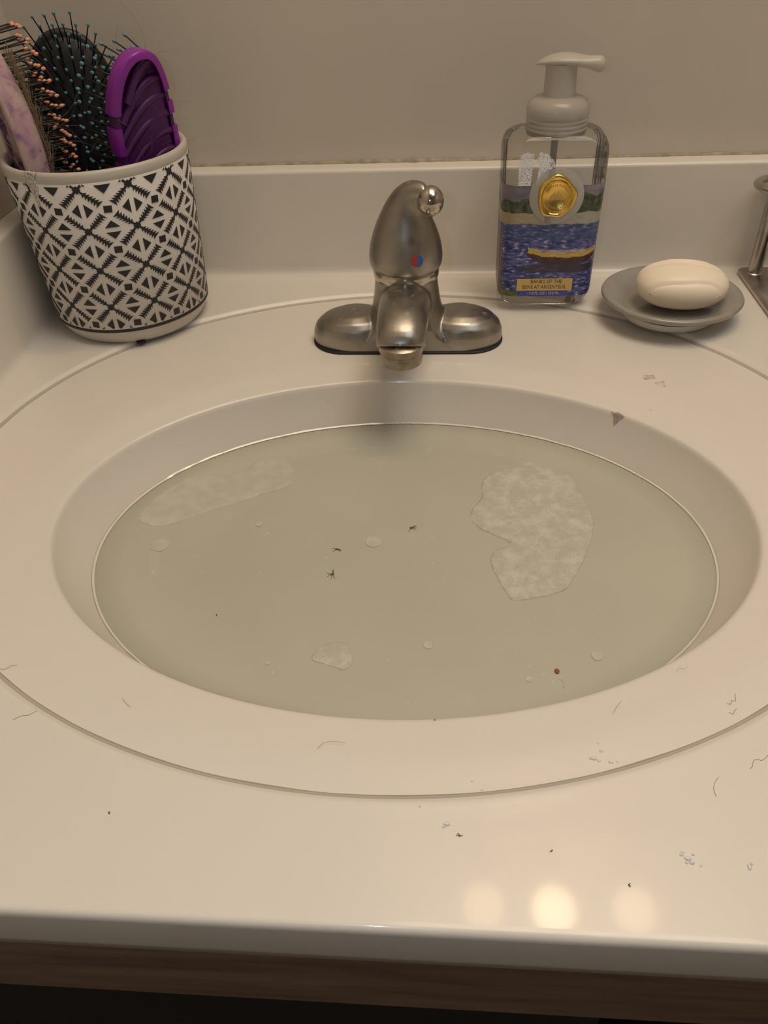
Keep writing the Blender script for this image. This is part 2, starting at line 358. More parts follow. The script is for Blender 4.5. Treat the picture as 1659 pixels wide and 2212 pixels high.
V = [(XL + 0.02 + y, 0.1195 + x * (ys - 0.001 - 0.1195), z) for x, y, z in V]
tag(mesh_obj('side_splash', V, F, M['marble_wall'], angle=35), 'off-white side splash strip along the left wall beside the cup', 'backsplash')
# dirty caulk bead between the backsplash and the wall
def caulk():
    secs = []
    n = 260
    for i in range(n + 1):
        x = XL + 0.001 + (RX1 - XL - 0.002) * i / n
        w = 0.0016 + 0.0008 * noise.noise(Vector((x * 60, 0, 0)))
        if -0.13 < x < 0.05: w += 0.0022 * max(0, noise.noise(Vector((x * 130, 3, 0))) + 0.35) * math.sin((x + 0.13) / 0.18 * PI)
        w = max(w, 0.0008)
        secs.append([(x, YB - 0.0002, 0.0995), (x, YB - 0.0002 - w, 0.0998), (x, YB - 0.0002 - w * 0.8, 0.1000 + w * 0.5), (x, YB - 0.0002 - w * 0.3, 0.1002 + w * 0.95), (x, YB - 0.0002, 0.1003 + w * 1.1)])
    return loft(secs)
tag(mesh_obj('caulk_bead', *caulk(), M['caulk'], bsp), 'dirty brown caulk line')
# thin see-through brown strip along the foot of the moulded step
def brown_strip():
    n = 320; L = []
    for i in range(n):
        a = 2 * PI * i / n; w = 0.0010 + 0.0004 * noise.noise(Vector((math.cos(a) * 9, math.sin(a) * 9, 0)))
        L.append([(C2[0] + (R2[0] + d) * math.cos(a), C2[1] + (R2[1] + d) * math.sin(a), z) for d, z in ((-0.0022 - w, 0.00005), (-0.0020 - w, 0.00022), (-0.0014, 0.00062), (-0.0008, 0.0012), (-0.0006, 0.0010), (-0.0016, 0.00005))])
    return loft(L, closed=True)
tag(mesh_obj('step_line', *brown_strip(), mix_transparent(principled('brown_strip', (0.42, 0.36, 0.29), 0.5), 0.36), counter, angle=80), 'faint brown line along the foot of the oval step')
# stains on the counter
def flat_blob(c, pts_or_r, z, h=0.0002, seed=0, n=40, irr=0.3):
    if isinstance(pts_or_r, (int, float)):
        P = []
        for i in range(n):
            a = 2 * PI * i / n; r = pts_or_r * (1 + irr * noise.noise(Vector((math.cos(a) * 1.6 + seed, math.sin(a) * 1.6, seed * 3.1))) * 2)
            P.append((c[0] + r * math.cos(a), c[1] + r * math.sin(a)))
    else: P = pts_or_r
    cx_ = sum(p[0] for p in P) / len(P); cy_ = sum(p[1] for p in P) / len(P)
    def sc(s, zz): return [(cx_ + (x - cx_) * s, cy_ + (y - cy_) * s, zz) for x, y in P]
    return loft([sc(1, z), sc(0.995, z + h * 0.6), sc(0.96, z + h), sc(0.5, z + h * 1.05), sc(0.05, z + h * 1.05)])
BOWL = [(0.905, -0.043), (0.925, -0.0362), (0.945, -0.0295), (0.963, -0.0228), (0.978, -0.0165), (0.989, -0.0110), (0.996, -0.0072), (1.0, -0.0046), (1.0065, -0.0036), (1.016, -0.0031), (1.05, -0.0026), (1.15, 0.0)]
def basin_z(sv):
    for (a, za), (b, zb) in zip(BOWL, BOWL[1:]):
        if a <= sv <= b: return za + (zb - za) * (sv - a) / (b - a)
    return 0.0
def edge_stain(a0, outline, off=0.0004):
    L = []
    ca = sum(p[0] for p in outline) / len(outline); cs = sum(p[1] for p in outline) / len(outline)
    for k in (1.0, 0.9, 0.6, 0.3, 0.03):
        ring_ = []
        for da, sv in outline:
            da2 = ca + (da - ca) * k; s2 = cs + (sv - cs) * k; a = a0 + da2
            ring_.append((C1[0] + (R1[0] * s2 - off * (s2 < 1.005)) * math.cos(a), C1[1] + (R1[1] * s2 - off * (s2 < 1.005)) * math.sin(a), basin_z(s2) + off * 0.6))
        L.append(ring_)
    return loft(L, False, True)
ang = math.atan2((0.4784 - C1[1]) / R1[1], (0.1227 - C1[0]) / R1[0])
sb = mesh_obj('mauve_stain', *edge_stain(ang, [(0.036, 1.004), (0.022, 1.002), (0.006, 1.006), (-0.012, 1.004), (-0.026, 1.001), (-0.022, 0.998), (-0.012, 0.994), (-0.006, 0.988), (0.002, 0.985), (0.008, 0.989), (0.014, 0.995), (0.026, 0.999)]), M['stain_purple'], counter)
for i, (x, y, r, z) in enumerate([(0.1515, 0.4846, 0.0022, -0.0016), (0.1566, 0.5274, 0.0045, 0.0001), (0.1648, 0.5171, 0.004, 0.0001), (0.0913, 0.1690, 0.006, 0.0001)]):
    mesh_obj('tan_stain', *flat_blob((x, y), r, z, 0.00015, 7 + i, irr=0.3), M['stain_tan'], counter)

# ------------------------------------------------------------------ murky water and foam
ZW = -0.036; SW = 0.9235
def build_water():
    N = 160; L = []
    ss = [0.02, 0.3, 0.5, 0.65, 0.75, 0.82, 0.87, 0.91, 0.94, 0.965, 0.985, 0.995]
    for s in ss: L.append([(C1[0] + R1[0] * SW * s * math.cos(2 * PI * i / N), C1[1] + R1[1] * SW * s * math.sin(2 * PI * i / N), ZW) for i in range(N)])
    L.append([(C1[0] + R1[0] * SW * 1.006 * math.cos(2 * PI * i / N), C1[1] + R1[1] * SW * 1.006 * math.sin(2 * PI * i / N), ZW + 0.0011) for i in range(N)])
    V, F = loft(L, True, False); alpha = []
    for s in ss + [1.0]:
        d = min(1, max(0, (1 - s) / 0.10)); alpha += [0.80 + 0.20 * d] * N
    return V, F, alpha
V, F, al = build_water()
wat = mesh_obj('basin_water', V, F, M['water'], angle=80)
tag(wat, 'murky grey-beige soapy water standing in the oval basin', 'water')
at = wat.data.attributes.new('murk', 'FLOAT', 'POINT'); at.data.foreach_set('value', al)

def smooth_outline(P, m=4):
    Q = P + P[:3]; out = []
    P2 = [Vector((x, y, 0)) for x, y in P]; n = len(P2)
    for i in range(n):
        p0, p1, p2, p3 = P2[i - 1], P2[i], P2[(i + 1) % n], P2[(i + 2) % n]
        for k in range(m):
            t = k / m; v = 0.5 * ((2 * p1) + (p2 - p0) * t + (2 * p0 - 5 * p1 + 4 * p2 - p3) * t * t + (3 * p1 - p0 - 3 * p2 + p3) * t ** 3)
            w = noise.noise(Vector((v.x * 260, v.y * 260, 0))) * 0.0006
            out.append((v.x + w, v.y + w))
    return out
def foam_slab(name, P, h, mat):
    from mathutils.geometry import delaunay_2d_cdt
    xs = [p[0] for p in P]; yy = [p[1] for p in P]; n = len(P); step = max((max(xs) - min(xs)) / 40, 0.0008)
    pts = [Vector(p) for p in P]
    x = min(xs)
    while x < max(xs):
        y = min(yy)
        while y < max(yy):
            ins = False; j = n - 1
            for i in range(n):
                if (P[i][1] > y) != (P[j][1] > y) and x < (P[j][0] - P[i][0]) * (y - P[i][1]) / (P[j][1] - P[i][1]) + P[i][0]: ins = not ins
                j = i
            if ins: pts.append(Vector((x, y)))
            y += step
        x += step
    r = delaunay_2d_cdt(pts, [], [list(range(n))], 1, 1e-7)
    V2, F2 = r[0], r[2]
    def dist(p):
        return min(math.hypot(p[0] - q[0], p[1] - q[1]) for q in P)
    Vt = []
    for v in V2:
        d = dist(v); k = min(1, d / 0.004)
        Vt.append((v.x, v.y, ZW + 0.00012 + h * math.sqrt(max(0, 1 - (1 - k) ** 2)) * (0.75 + 0.5 * noise.noise(Vector((v.x * 300, v.y * 300, 1))))))
    Vb = [(v.x, v.y, ZW + 0.00005) for v in V2]; m_ = len(V2)
    F = [tuple(f) for f in F2] + [tuple(i + m_ for i in reversed(f)) for f in F2]
    # rim
    ec = {}
    for f in F2:
        for a, b in zip(f, list(f[1:]) + [f[0]]): ec[(a, b)] = 1
    for (a, b) in list(ec):
        if (b, a) not in ec: F.append((b, a, a + m_, b + m_))
    return mesh_obj(name, Vt + Vb, F, mat, angle=60)
FR = [(0.0362, 0.451), (0.0534, 0.4596), (0.0752, 0.4599), (0.0923, 0.4489), (0.0989, 0.425), (0.1023, 0.3979), (0.0945, 0.3704), (0.0826, 0.3449), (0.0743, 0.3336), (0.0585, 0.3278), (0.0446, 0.3255), (0.0396, 0.3339), (0.0322, 0.3583), (0.0357, 0.3692), (0.0448, 0.3738), (0.0436, 0.3792), (0.0275, 0.3895), (0.0207, 0.4013), (0.0219, 0.4112), (0.0286, 0.424), (0.0292, 0.4399)]
FL = [(-0.2085, 0.3948), (-0.208, 0.4090), (-0.2036, 0.4222), (-0.1984, 0.4306), (-0.1882, 0.4427), (-0.1753, 0.4468), (-0.1578, 0.447), (-0.1455, 0.4546), (-0.1372, 0.4664), (-0.1235, 0.4696), (-0.1115, 0.4608), (-0.1082, 0.4465), (-0.1107, 0.4343), (-0.1292, 0.4243), (-0.1468, 0.4125), (-0.1647, 0.4041), (-0.1815, 0.3928), (-0.1935, 0.3892)]
FS = [(-0.0716, 0.2766), (-0.068, 0.2852), (-0.0631, 0.2894), (-0.0551, 0.2897), (-0.0491, 0.2823), (-0.0483, 0.2741), (-0.0531, 0.2697), (-0.0612, 0.2727)]
tag(foam_slab('foam_patch', smooth_outline(FR), 0.0012, M['foam']), 'large kidney-shaped white foam patch floating in right half of basin water', 'foam', 'foam patches on the water')
tag(foam_slab('foam_patch', smooth_outline(FL), 0.0008, M['foam_thin']), 'long pale foam streak floating against the left back of the basin', 'foam', 'foam patches on the water')
tag(foam_slab('foam_patch', smooth_outline(FS), 0.0010, M['foam']), 'small white foam patch floating near the front centre of the basin', 'foam', 'foam patches on the water')
for x, y, r, lab in [(-0.0436, 0.3761, 0.0052, 'round foam disc floating in the middle of the basin'), (-0.1853, 0.37, 0.0062, 'faint round foam disc near the left end of the basin'), (-0.006, 0.2891, 0.0028, 'tiny round foam disc at front, right of the small foam patch'), (0.0877, 0.2839, 0.0032, 'tiny faint foam disc at the front right of the basin above the crumb'), (0.0489, 0.2667, 0.0018, 'tiniest foam disc at the front right, left of the brown crumb'), (-0.1232, 0.3924, 0.0026, 'tiny foam blob just below the long left foam streak'), (-0.0958, 0.2732, 0.0014, 'tiny foam dot left of the small front foam patch')]:
    o = mesh_obj('foam_disc', *flat_blob((x, y), r, ZW + 0.0001, 0.0005, x * 50, irr=0.08), M['foam_thin']); tag(o, lab, 'foam', 'small foam discs on the water')
sl = [(C1[0] + R1[0] * SW * 1.0 * math.cos(2 * PI * i / 160), C1[1] + R1[1] * SW * 1.0 * math.sin(2 * PI * i / 160), ZW + 0.0006) for i in range(160)]
tag(mesh_obj('scum_line', *loft([[tuple(Vector(q) + Vector((math.cos(2 * PI * i / 160) * dx, math.sin(2 * PI * i / 160) * dx, dz))) for dx, dz in ((-0.0007, 0), (-0.0002, 0.0003 + 0.0003 * noise.noise(Vector((q[0] * 90, q[1] * 90, 0)))), (0.0005, 0.0007 + 0.0006 * noise.noise(Vector((q[0] * 70, q[1] * 70, 4)))), (0.0006, -0.0004))] for i, q in enumerate(sl)], closed=True), principled('scum_film', (0.80, 0.75, 0.65), 0.12, coat=1.0), wat, angle=80), 'pale wet soap scum line round the water edge')
# soap bubbles along the water line
bub = []
for k in range(46):
    a = random.choice([random.uniform(1.45, 1.75), random.uniform(1.9, 2.55), random.uniform(2.0, 2.4), random.uniform(0.5, 1.4)])
    s = SW * 0.992; r = random.uniform(0.0003, 0.0007)
    bub.append(uvsphere((C1[0] + R1[0] * s * math.cos(a), C1[1] + R1[1] * s * math.sin(a), ZW + 0.0009), r, 8, 6))
o = mesh_obj('bubble_line', *join(*bub), principled('bubble', (0.9, 0.88, 0.82), 0.1, coat=1)); o['kind'] = 'stuff'; tag(o, 'tiny soap bubbles clinging along the water line at the back of the basin', 'bubbles')
# floating dirt
def lint(name, c, r, z, label, cat, mat, kinds=5, seed=1):
    rnd = random.Random(seed); parts = [uvsphere((c[0], c[1], z + 0.0003), (r * 0.35, r * 0.3, 0.0003), 8, 6)]
    for k in range(kinds):
        a = rnd.uniform(0, 2 * PI); q = [(c[0], c[1], z + 0.0003)]
        for j in range(3):
            a += rnd.uniform(-0.8, 0.8); q.append((q[-1][0] + r * 0.4 * math.cos(a), q[-1][1] + r * 0.4 * math.sin(a), z + 0.0003))
        parts.append(tube(q, 0.00012, 5))
    return tag(mesh_obj(name, *join(*parts), mat), label, cat)
lint('lint_speck', (-0.0673, 0.3684), 0.0028, ZW, 'dark lint speck on the water left of the middle foam disc', 'lint', M['lint'], 6, 2)
lint('lint_speck', (-0.0674, 0.3451), 0.0034, ZW, 'spidery lint speck on the water below the other lint', 'lint', M['lint'], 7, 3)
lint('lint_speck', (-0.0194, 0.3905), 0.0034, ZW, 'spidery lint speck on the water right of the middle foam disc', 'lint', M['lint'], 5, 4)
lint('lint_speck', (-0.1333, 0.309), 0.0010, ZW, 'tiny dark dot on the water in the left front part', 'lint', M['lint'], 2, 5)
tag(mesh_obj('crumb', *uvsphere((0.0644, 0.2725, ZW + 0.0006), (0.0014, 0.0018, 0.0008), 8, 6), M['crumb']), 'reddish brown crumb floating near front right edge of basin', 'crumb')
fl = []
for k in range(70):
    a = random.uniform(0, 2 * PI); s = math.sqrt(random.random()) * 0.85
    x, y = C1[0] + R1[0] * s * math.cos(a), C1[1] + R1[1] * s * math.sin(a) * 0.9 - 0.01
    fl.append(uvsphere((x, y, ZW + 0.0001), (random.uniform(0.0002, 0.0008), random.uniform(0.0002, 0.0006), 0.0002), 6, 4))
o = mesh_obj('scum_flecks', *join(*fl), principled('scum', (0.72, 0.68, 0.54), 0.4)); o['kind'] = 'stuff'; tag(o, 'scattered pale soap scum flecks floating all over the basin water', 'scum')

# ------------------------------------------------------------------ faucet
FX, FY = -0.0290, 0.5925
fau = thing('faucet', 'brushed nickel single-lever faucet on the deck behind the basin', 'faucet', (FX, FY, 0))
def lobe(sx):
    prof = [(0.0262, 0.0), (0.0266, 0.006), (0.0263, 0.012), (0.0245, 0.018), (0.0205, 0.0228), (0.0140, 0.0258), (0.006, 0.0270), (0.0008, 0.0272)]
    V, F = lathe(prof, 48)
    return [(x * 1.30 + sx * 0.0440, y, z * (1 - 0.10 * ((x * sx) > 0) * min(1, abs(x) / 0.026))) for x, y, z in V], F
def body_mesh():
    col_ = lathe([(0.050, 0.0), (0.0455, 0.005), (0.0390, 0.012), (0.0335, 0.020), (0.0285, 0.030), (0.0265, 0.040), (0.0252, 0.050), (0.0246, 0.0585)], 64)
    V, F = col_; V = [(x, min(max(y, -0.0262), 0.0262) , z) for x, y, z in V]
    base = loft([rrect(0.055, 0.0258, 0.02, z) for z in (0.0, 0.010)])
    base2 = loft([rrect(0.045, 0.024, 0.02, 0.009), rrect(0.036, 0.020, 0.016, 0.018)])
    path = spline([(0, 0.004, 0.032), (0, -0.018, 0.0395), (0, -0.040, 0.0460), (0, -0.062, 0.0500), (0, -0.080, 0.0505), (0, -0.0925, 0.0475), (0, -0.0965, 0.0425)], 6)
    n = len(path); rad = []
    for i in range(n):
        u = i / (n - 1); rad.append((0.0165 - 0.001 * u, 0.0205 - 0.0030 * u))
    P, T, N = frames(path); secs = []
    # keep a flattened "tombstone" section: rounded top, flatter underside
    for p, t, nn, (rv, ru) in zip(P, T, N, rad):
        b = t.cross(nn); s = []
        for k in range(32):
            a = 2 * PI * k / 32; cn, sn = math.cos(a), math.sin(a)
            e = 0.85; q = Vector(p) + nn * (rv * math.copysign(abs(cn) ** e, cn)) + b * (ru * math.copysign(abs(sn) ** e, sn)); s.append(tuple(q))
        secs.append(s)
    sp = loft(secs)
    return join(lobe(-1), lobe(1), (V, F), base, base2, sp)
body = mesh_obj('faucet_body', *body_mesh(), M['nickel'], fau)
rm = body.modifiers.new('remesh', 'REMESH'); rm.mode = 'VOXEL'; rm.voxel_size = 0.0009; rm.use_smooth_shade = True
sm = body.modifiers.new('smooth', 'SMOOTH'); sm.factor = 0.5; sm.iterations = 9
def stadium(hx, r, z, n=24):
    out = []
    for s in (1, -1):
        for i in range(n):
            a = -PI / 2 + PI * i / (n - 1)
            out.append((s * hx + s * r * math.cos(a), s * r * math.sin(a), z))
    return out
tag(mesh_obj('base_gasket', *loft([stadium(0.0515, 0.0277, 0.0001), stadium(0.0515, 0.0277, 0.0012), stadium(0.0515, 0.0268, 0.0020)]), M['black_rubber'], fau), 'black rubber gasket under the base')
mesh_obj('aerator', *lathe([(0.0138, 0.0318), (0.0150, 0.0322), (0.0153, 0.0372), (0.0147, 0.0386), (0.0147, 0.0400), (0.0152, 0.0406), (0.0160, 0.0416), (0.0160, 0.0460), (0.0130, 0.0480)], 48, (0, -0.0965)), M['aerator'], fau)
tag(mesh_obj('collar', *lathe([(0.0240, 0.0550), (0.0256, 0.0560), (0.0262, 0.0580), (0.0260, 0.0620), (0.0245, 0.0665), (0.020, 0.070)], 64), M['polished'], fau), 'polished ring under the handle')
def handle_mesh():
    # (cx, cy, z, half width x, half depth y, tilt of section towards +x)
    S_ = [(0, -0.001, 0.0640, 0.0235, 0.0235, 0), (0, -0.001, 0.0628, 0.0262, 0.0262, 0), (0, -0.001, 0.0640, 0.0278, 0.0278, 0), (0, -0.001, 0.0680, 0.0289, 0.0287, 0), (0, -0.001, 0.0745, 0.0288, 0.0284, 0),
          (0, -0.001, 0.0815, 0.0276, 0.0268, 0), (0.0002, -0.002, 0.0890, 0.0254, 0.0243, 0.02), (0.0005, -0.003, 0.0965, 0.0226, 0.0212, 0.05), (0.0010, -0.0045, 0.1035, 0.0196, 0.0180, 0.10), (0.0020, -0.006, 0.1100, 0.0166, 0.0152, 0.2),
          (0.0038, -0.008, 0.1158, 0.0138, 0.0130, 0.4), (0.0065, -0.010, 0.1200, 0.0114, 0.0114, 0.7), (0.0100, -0.013, 0.1222, 0.0098, 0.0102, 1.05), (0.0140, -0.0165, 0.1222, 0.0090, 0.0094, 1.35), (0.0175, -0.020, 0.1208, 0.0086, 0.0088, 1.6)]
    secs = []
    for cx_, cy_, z, rx, ry, tl in S_:
        s = []
        for k in range(40):
            a = 2 * PI * k / 40; x, y = rx * math.cos(a), ry * math.sin(a)
            s.append((cx_ + x * math.cos(tl), cy_ + y, z - x * math.sin(tl)))
        secs.append(s)
    return loft(secs)
hd = mesh_obj('handle', *handle_mesh(), M['nickel'], fau, angle=80, loc=(0, 0, 0.0012))
ss_ = hd.modifiers.new('sub', 'SUBSURF'); ss_.levels = 1; ss_.render_levels = 2
tag(mesh_obj('lever_knob', *uvsphere((0.0195, -0.0215, 0.1185), (0.0098, 0.0105, 0.0108), 32, 20), M['polished'], hd), 'polished round end of the lever')
# red and blue disc on the handle front
n_ = Vector((0.34, -0.93, 0.10)).normalized(); e1 = Vector((0, 0, 1)).cross(n_).normalized(); e2 = n_.cross(e1)
pc = Vector((0, -0.001, 0.0765)) + Vector((n_.x * 0.0286, n_.y * 0.0282, 0))
def half_disc(sgn, r=0.0046):
    pts = [pc + n_ * 0.0004]
    ring_ = []
    for i in range(17):
        a = -PI / 2 + PI * i / 16; ring_.append((sgn * math.cos(a) * r, math.sin(a) * r))
    f = [tuple(pc + e1 * x + e2 * y + n_ * 0.0004) for x, y in ring_]; b = [tuple(pc + e1 * x + e2 * y - n_ * 0.001) for x, y in ring_]
    k = len(f); return f + b, [tuple(range(k)), tuple(range(2 * k - 1, k - 1, -1))] + [(i, (i + 1) % k, k + (i + 1) % k, k + i) for i in range(k)]
tag(mesh_obj('hot_mark', *half_disc(-1), M['red'], hd, smooth=False), 'red half of the temperature mark')
tag(mesh_obj('cold_mark', *half_disc(1), M['blue'], hd, smooth=False), 'blue half of the temperature mark')

# ------------------------------------------------------------------ patterned ceramic cup
CC = Vector((-0.2762, 0.6384, 0.0034))
cup = thing('brush_cup', 'round ceramic cup with black and white geometric pattern holding hair brushes', 'cup', CC)
zo = -0.0034
def cr_(z): return 0.0653 + (z + 0.0034 - 0.016) * (0.0714 - 0.0653) / (0.1443 - 0.016)
def H(z): return z - 0.0034
mesh_obj('cup_body', *lathe([(0.052, 0.0), (0.0580, 0.0006), (0.0602, 0.003), (0.0636, 0.0085), (cr_(H(.016)) - 0.0004, H(0.0165)), (cr_(H(.0185)), H(0.0188)), (cr_(H(.137)), H(0.137)), (cr_(H(.1375)) + 0.0004, H(0.1375)), (cr_(H(.143)) + 0.0004, H(0.1428)), (0.0706, H(0.1446)), (0.0692, H(0.1450)), (0.0672, H(0.1440)), (0.0660, H(0.1400)), (0.0655, H(0.1380))], 128, (0, 0), True, False), M['cup_body'], cup, angle=50)
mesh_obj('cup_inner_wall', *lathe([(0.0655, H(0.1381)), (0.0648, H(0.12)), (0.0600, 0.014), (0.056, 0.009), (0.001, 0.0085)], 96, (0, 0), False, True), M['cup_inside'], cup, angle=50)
mesh_obj('white_band', *lathe([(cr_(H(.0195)) + 0.0001, H(0.0195)), (cr_(H(.0197)) + 0.0005, H(0.0197)), (cr_(H(.1372)) + 0.0005, H(0.1372)), (cr_(H(.1374)) + 0.0001, H(0.1374))], 160, (0, 0), False, False), M['cup_white'], cup, angle=80)
mesh_obj('black_line', *lathe([(cr_(H(.0165)), H(0.0166)), (cr_(H(.017)) + 0.0006, H(0.0169)), (cr_(H(.0193)) + 0.0006, H(0.0192)), (cr_(H(.0196)) + 0.0001, H(0.0196))], 160, (0, 0), False, False), M['cup_black'], cup, angle=80)
def cup_pattern():
    V = []; F = []
    A0 = math.radians(-83.2); PV = 0.0311
    def put(tri, i, j):
        def sub(t, d):
            if d == 0: return [t]
            a, b, c = t; ab = ((a[0] + b[0]) / 2, (a[1] + b[1]) / 2); bc = ((c[0] + b[0]) / 2, (c[1] + b[1]) / 2); ca = ((a[0] + c[0]) / 2, (a[1] + c[1]) / 2)
            return sub((a, ab, ca), d - 1) + sub((ab, b, bc), d - 1) + sub((ca, bc, c), d - 1) + sub((ab, bc, ca), d - 1)
        size = max(abs(tri[0][0] - tri[1][0]), abs(tri[1][0] - tri[2][0]), abs(tri[2][0] - tri[0][0]))
        for t in sub(tri, 2 if size > 0.12 else 1):
            pts = []
            for u, v in t:
                z = 0.1332 - PV * j + v * PV; pts.append((A0 + math.radians(30) * (i + u), z))
            if sum(p[1] for p in pts) / 3 > 0.1362 or sum(p[1] for p in pts) / 3 < 0.0205: continue
            o = len(V)
            for a, z in pts:
                r = cr_(H(z)) + 0.0008; V.append((r * math.cos(a), r * math.sin(a), H(z)))
            F.append((o, o + 1, o + 2))
    def quad(a, b, c, d, i, j): put((a, b, c), i, j); put((a, c, d), i, j)
    for i in range(12):
        for j in range(5):
            # centre square
            s = 0.085; quad((-s, 0), (0, -s * 1.15), (s, 0), (0, s * 1.15), i, j); quad((-s * .8, -s * .8), (s * .8, -s * .8), (s * .8, s * .8), (-s * .8, s * .8), i, j)
            for dx, dy in ((1, 1), (1, -1), (-1, 1), (-1, -1)):
                w = 0.018; L0 = 0.35
                quad((-dy * w, dx * w), (dy * w, -dx * w), (dx * L0 + dy * w, dy * L0 - dx * w), (dx * L0 - dy * w, dy * L0 + dx * w), i, j)
                for k in range(6):
                    c0 = 0.075 + k * 0.048; c1 = c0 + 0.056; hw = 0.056 + 0.004 * k
                    put(((dx * c0, dy * c0), (dx * c1 + dy * hw, dy * c1 - dx * hw), (dx * c1 - dy * hw, dy * c1 + dx * hw)), i, j)
            if j == 0: pass
            # small square between four crosses
            s = 0.088; t_ = 0.012
            quad((.5 - s, .5 - s + t_), (.5 + s - t_, .5 - s), (.5 + s, .5 + s - t_), (.5 - s + t_, .5 + s), i, j)
            # split diamonds
            j and put(((.5 - .155, .055), (.5 + .155, .055), (.5, .23)), i, j); put(((.5 - .155, -.055), (.5, -.23), (.5 + .155, -.055)) if j else ((.5 - .165, .075), (.5, -.13), (.5 + .165, .075)), i, j)
            if j: put(((-.05, .5 - .17), (-.05, .5 + .17), (-.215, .5)), i, j); j and put(((.05, .5 - .17), (.215, .5), (.05, .5 + .17)), i, j)
    return V, F
V, F = cup_pattern()
pat = mesh_obj('printed_pattern', V, F, M['cup_black'], cup, smooth=False); pat['kind'] = 'stuff'
# broken white patch on the rim
def chip():
    P = []
    out = [(-114.5, 0.1452), (-112, 0.1460), (-109.5, 0.1462), (-107.5, 0.1450), (-106.5, 0.1462), (-104.8, 0.1456), (-105.6, 0.1440), (-107.2, 0.1425), (-106.4, 0.138), (-106.8, 0.134), (-108.2, 0.130), (-109, 0.126), (-110, 0.121), (-110.8, 0.1195), (-111.2, 0.124), (-112.2, 0.129), (-113.5, 0.134), (-114.2, 0.140)]
    def p(a, z, off):
        r = cr_(H(min(z, 0.1435))) + off; a = math.radians(a); return (r * math.cos(a), r * math.sin(a), H(z))
    ca, cz = -110.3, 0.1365
    L = []
    for s, off in ((1, 0.0002), (0.97, 0.0012), (0.85, 0.0018), (0.6, 0.0019), (0.3, 0.0021), (0.04, 0.0020)):
        L.append([p(ca + (a - ca) * s, cz + (z - cz) * s, off + (0.0004 * noise.noise(Vector((a * 3, z * 900, s))) if s > .2 else 0)) for a, z in out])
    return loft(L, False, True)
def plaster_mat():
    m, t, b = new_mat('flaking_plaster'); tc = t.nodes.new('ShaderNodeTexCoord')
    v = t.nodes.new('ShaderNodeTexVoronoi'); v.feature = 'DISTANCE_TO_EDGE'; v.inputs['Scale'].default_value = 330; t.links.new(tc.outputs['Object'], v.inputs['Vector'])
    r = t.nodes.new('ShaderNodeValToRGB'); r.color_ramp.elements[0].position = 0.02; r.color_ramp.elements[1].position = 0.07
    r.color_ramp.elements[0].color = (0.16, 0.14, 0.12, 1); r.color_ramp.elements[1].color = (0.64, 0.60, 0.53, 1)
    t.links.new(v.outputs['Distance'], r.inputs['Fac']); t.links.new(r.outputs['Color'], b.inputs['Base Color']); b.inputs['Roughness'].default_value = 0.8
    return m
tag(mesh_obj('flaked_patch', *chip(), plaster_mat(), cup), 'crumbly white flaking patch on the rim')
tag(mesh_obj('foot_pad', *lathe([(0.003, -0.0008), (0.0042, -0.0004), (0.0042, 0.001)], 20, (0.020, -0.0540)), M['black_rubber'], cup), 'small dark rubber foot')

# ------------------------------------------------------------------ hair brushes
def basis(a, c):
    a = Vector(a).normalized(); c = Vector(c); c = (c - a * c.dot(a)).normalized(); b = a.cross(c)
    return a, b, c
def bristle_mesh(name, L, r, bead, tipmat):
    V1, F1 = tube([(0, 0, 0), (0, 0, L * 0.5), (0, 0, L)], [r * 1.15, r, r * 0.9], 6)
    V2, F2 = uvsphere((0, 0, L), (bead, bead, bead * 1.35), 8, 6)
    me = bpy.data.meshes.new(name); V, F = join((V1, F1), (V2, F2)); me.from_pydata(V, [], F); me.update()
    me.materials.append(M['black_plastic']); me.materials.append(tipmat)
    for i, p in enumerate(me.polygons): p.material_index = 0 if i < len(F1) else 1; p.use_smooth = True
    return me
def add_bristle(me, parent, pos, d, s=1.0):
    o = bpy.data.objects.new('bristle', me); COL.objects.link(o); o.parent = parent
    o.matrix_local = Matrix.Translation(pos) @ Vector(d).to_track_quat('Z', 'Y').to_matrix().to_4x4() @ Matrix.Diagonal((1, 1, s, 1))
    return o
# a brush is built in its own frame: +Z along the handle, +X bristle side, +Y across
def set_frame(o, foot, a, c):
    a, b, c = basis(a, c)
    o.matrix_world = Matrix(((c.x, b.x, a.x, foot[0]), (c.y, b.y, a.y, foot[1]), (c.z, b.z, a.z, foot[2]), (0, 0, 0, 1)))

